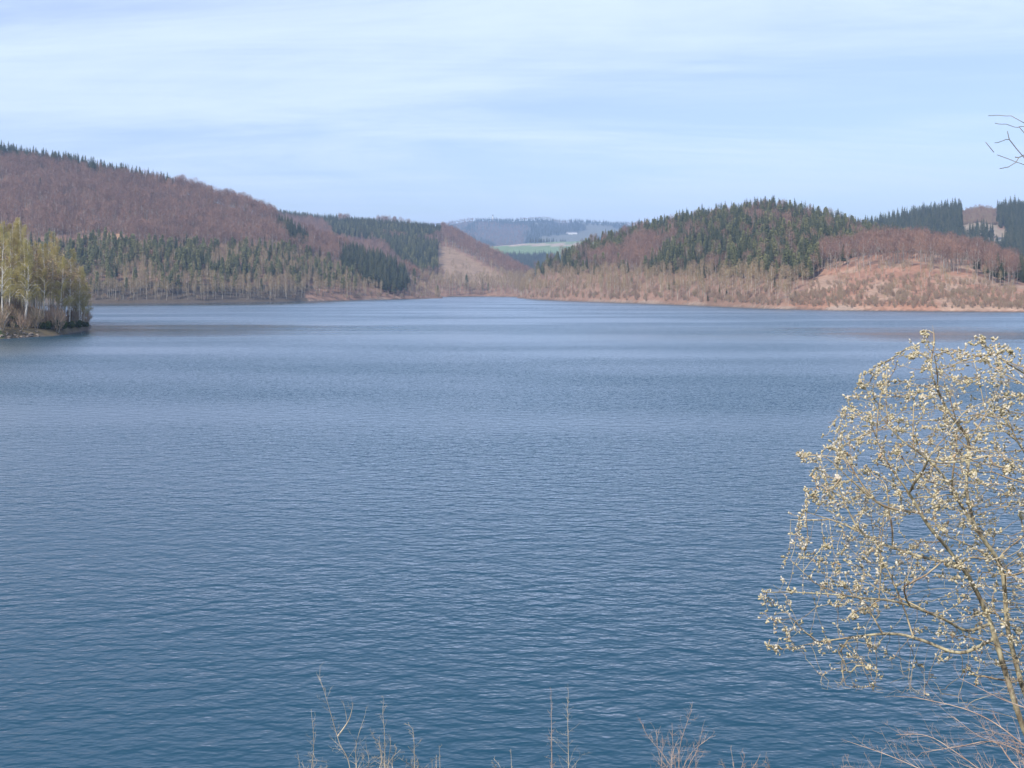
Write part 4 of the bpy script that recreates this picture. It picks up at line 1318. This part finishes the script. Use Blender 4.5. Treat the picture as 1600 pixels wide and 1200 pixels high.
r2 = np.random.default_rng(55)
def sprig_thing(name, lab, cat, stems, mat, r0, side, seed, group=None, gap=0.035, start=0.25, up=0.6, subs=3, tipr=0.0012):
    """straight stems with side twigs, each with a few finer twigs"""
    r = np.random.default_rng(seed)
    org = np.asarray(stems[0][0], float)
    e = empty(name, tuple(org)); tag(e, lab, cat, group)
    fine = MB()
    def twig(p, d, L, rad, depth):
        n = 4 if depth else 5
        pts = [p]; v = d
        for k in range(n):
            v = v + rvec(r) * 0.13 + np.array([0, 0, 0.05]); v /= np.linalg.norm(v)
            pts.append(pts[-1] + v * L / n)
        fine.tube(pts, [rad * (1 - 0.7 * k / n) for k in range(n + 1)], 4 if depth else 5)
        if depth < 2:
            for k in range(int(r.integers(max(1, subs - 1), subs + 2)) if depth == 0 else int(r.integers(0, 3))):
                q = pts[int(r.integers(1, n + 1))]
                w = v * 0.7 + rvec(r) * 0.7; w /= np.linalg.norm(w)
                twig(q, w, L * r.uniform(0.25, 0.5), rad * 0.7, depth + 1)
    for pts in stems:
        path = smooth_path(pts, gap)
        n = len(path)
        mb = MB()
        rads = [max(tipr, r0 * (1 - 0.85 * k / (n - 1))) for k in range(n)]
        mb.tube([q - org for q in path], rads, 6)
        link('stem', mb.mesh(name + '_stem', [mat], True), e)
        vis = int(n * start)
        for k in range(vis, n):
            if r.uniform() > 0.6: continue
            f = (k - vis) / max(1, n - vis)
            d = path[min(k + 1, n - 1)] - path[k - 1]; d /= np.linalg.norm(d) + 1e-9
            w = d * up + rvec(r) * 0.75; w /= np.linalg.norm(w)
            twig(path[k] - org, w, side * (1.05 - 0.65 * f) * r.uniform(0.4, 1.1), max(tipr, rads[k] * 0.45), 0)
    tag(link('twigs', fine.mesh(name + '_twigs', [mat], True), e), kind='stuff')
    return e

# reddish bare shrub low at the right
Yr = 8.0
red_stems = []
for pts in [[(1700, 1260), (1593, 1159), (1524, 1114), (1441, 1092), (1400, 1088)],
            [(1700, 1290), (1590, 1200), (1555, 1160), (1500, 1166), (1440, 1176)],
            [(1690, 1300), (1570, 1230), (1500, 1180), (1450, 1150), (1400, 1148)],
            [(1660, 1300), (1500, 1230), (1400, 1185), (1330, 1160)],
            [(1700, 1240), (1640, 1130), (1560, 1090), (1500, 1060)],
            [(1690, 1280), (1600, 1180), (1530, 1150), (1490, 1120)]]:
    red_stems.append([foot(1690, Yr)] + [at(x, y, Yr + 0.1 * i) for i, (x, y) in enumerate(pts)])
sprig_thing('shrub', 'bare reddish twigged shrub under the willow at the bottom right corner', 'shrub', red_stems, M['red_twig'], 0.011, 0.42, 8, 'bare shrubs at the bottom edge', 0.045, 0.35, 0.9, 5, 0.0014)

# dry stalks and saplings along the bottom edge: name, label, depth, stems in pixels, side twig length, material
stalks = [
    ('dry_stalk', 'tall leaning dry stalk left of centre at the bottom edge', 8.0, [[(548, 1210), (530, 1160), (516, 1112), (505, 1075), (500, 1060)], [(528, 1150), (545, 1125), (552, 1100)]], 0.20, 'dry_stalk'),
    ('dry_stalk', 'upright dry stalk with a tufted head right of the leaning one', 8.5, [[(602, 1215), (601, 1150), (598, 1112), (600, 1096)], [(606, 1215), (610, 1165), (609, 1148)], [(598, 1215), (594, 1170), (593, 1150)]], 0.13, 'dry_stalk'),
    ('dry_stalk', 'thin upright dry stalk third from the left at the bottom edge', 8.5, [[(648, 1215), (647, 1160), (644, 1138), (632, 1130)]], 0.12, 'dry_stalk'),
    ('dry_stalk', 'short dry stalk right of the three left stalks', 8.2, [[(688, 1215), (687, 1180), (686, 1165)], [(676, 1215), (675, 1185)]], 0.07, 'dry_stalk'),
    ('dry_stalk', 'short twig tip left of the leaning stalk at the bottom edge', 7.8, [[(470, 1220), (468, 1195), (466, 1180)], [(490, 1220), (489, 1198), (488, 1186)]], 0.08, 'dry_stalk'),
    ('dry_stalk', 'tiny twig tip in the middle of the bottom edge', 8.0, [[(800, 1220), (799, 1190), (798, 1170)]], 0.04, 'dry_stalk'),
    ('sapling', 'slim pale sapling standing alone right of centre at the bottom edge', 8.4, [[(889, 1220), (888, 1170), (887, 1120), (888, 1082)]], 0.17, 'dry_stalk'),
    ('sapling', 'very thin sapling left of the slim pale one', 8.8, [[(863, 1220), (862, 1160), (861, 1078)]], 0.10, 'red_twig'),
    ('shrub', 'reddish bare shrub at the bottom edge left of the willow', 8.2, [[(1055, 1225), (1040, 1185), (1012, 1150), (1004, 1132)], [(1062, 1225), (1062, 1170), (1075, 1125), (1082, 1108)], [(1070, 1225), (1090, 1170), (1098, 1136)], [(1050, 1225), (1030, 1180), (1026, 1140)], [(1058, 1225), (1052, 1170), (1050, 1130)], [(1066, 1225), (1078, 1180), (1112, 1150)]], 0.20, 'red_twig'),
    ('shrub', 'small bare shrub right of the reddish one at the bottom edge', 8.0, [[(1150, 1230), (1146, 1195), (1142, 1170)], [(1158, 1230), (1180, 1195), (1188, 1178)], [(1154, 1230), (1160, 1195), (1164, 1180)]], 0.13, 'red_twig'),
    ('shrub', 'low bare twigs between the small shrub and the willow', 7.6, [[(1350, 1240), (1330, 1200), (1320, 1178)], [(1360, 1240), (1375, 1195), (1378, 1172)]], 0.15, 'red_twig'),
]
for i, (nm, lab, Yd, stems, side, mt) in enumerate(stalks):
    ss = []
    for j, st in enumerate(stems):
        pts = [at(px, py, Yd + 0.04 * j) for px, py in st]
        if st[0][1] > 1200: pts = [foot(st[0][0] + 6, Yd)] + pts
        ss.append(pts)
    xs_ = [st[-1][0] for st in stems]; ytop = min(st[-1][1] for st in stems)
    for k in range(3 if nm != 'sapling' else 0):
        bx_ = r2.uniform(min(xs_) - 22, max(xs_) + 22); hh = (1215 - ytop) * r2.uniform(0.25, 0.7)
        pts = [(bx_, 1225), (bx_ + r2.normal(0, 4), 1215 - hh * 0.5), (bx_ + r2.normal(0, 9), 1215 - hh)]
        ss.append([foot(bx_, Yd)] + [at(px, py, Yd + r2.uniform(-.1, .25)) for px, py in pts])
    sprig_thing(nm, lab, 'shrub' if nm == 'shrub' else ('sapling' if nm == 'sapling' else 'dry plant'), ss, M[mt], 0.0068, side * 1.1, 30 + i,
                dict(shrub='bare shrubs at the bottom edge', sapling='saplings at the bottom edge', dry_stalk='dry stalks at the bottom edge')[nm], 0.026, 0.45, 0.8)

# bare tree right of the frame whose twig tips hang into the sky
Yt = 7.5
trunk_x = 1960
tpts = [foot(trunk_x, Yt), at(trunk_x - 10, 900, Yt), at(trunk_x - 30, 560, Yt), at(trunk_x - 20, 250, Yt), at(trunk_x - 40, -150, Yt)]
stems = [(None, tpts)]
nmain = len(smooth_path(tpts, 0.06))
main_path = smooth_path(tpts, 0.06)
def from_trunk(y): return int(np.argmin([abs(q[2] - at(0, y, Yt)[2]) for q in main_path]))
for y0, pts in [(420, [(1800, 380), (1680, 330), (1600, 283), (1570, 254), (1553, 238), (1540, 222)]),
                (400, [(1780, 340), (1660, 275), (1602, 258), (1575, 248), (1558, 242)]),
                (360, [(1760, 310), (1640, 275), (1600, 246), (1588, 232), (1577, 218), (1574, 205)]),
                (250, [(1760, 220), (1660, 205), (1600, 192), (1580, 181)])]:
    k = from_trunk(y0)
    stems.append((k, [main_path[k]] + [at(a, b, Yt - 0.1) for a, b in pts]))
xx = np.concatenate([r2.uniform(1545, 1620, 14), r2.uniform(1740, 1990, 300)]); yy = np.concatenate([r2.uniform(180, 270, 14), r2.uniform(-160, 420, 300)])
at3 = np.stack([at(p, q, Yt + d_) for p, q, d_ in zip(xx, yy, r2.uniform(-.8, .6, len(xx)))])
twig_thing('bare_tree', 'bare dark twigs of a tree reaching in from the right against the sky', 'tree', stems, at3, M['dark_twig'], 0.0025, 0.5, 0.05, 0.06, 91, None, (-0.05, 0, .05), 40, 0.09, .07, 2.2)

# ------------------------------------------------------------------ the air
def build_haze():
    me = bpy.data.meshes.new('haze')
    a = MB(); box(a, -9000, 9000, -300, 9800, -5.5, 520)
    me = a.mesh('haze', [])
    m = bpy.data.materials.new('haze'); m.use_nodes = True
    nt = m.node_tree; nt.nodes.clear()
    out = nt.nodes.new('ShaderNodeOutputMaterial'); pv = nt.nodes.new('ShaderNodeVolumePrincipled')
    pv.inputs['Color'].default_value = (0.45, 0.66, 1.0, 1)
    pv.inputs['Density'].default_value = 0.00015
    pv.inputs['Anisotropy'].default_value = 0.0
    nt.links.new(pv.outputs[0], out.inputs['Volume'])
    me.materials.append(m)
    o = link('haze', me); tag(o, 'thin blue haze over the lake and the far hills', 'haze', kind='stuff')
build_haze()
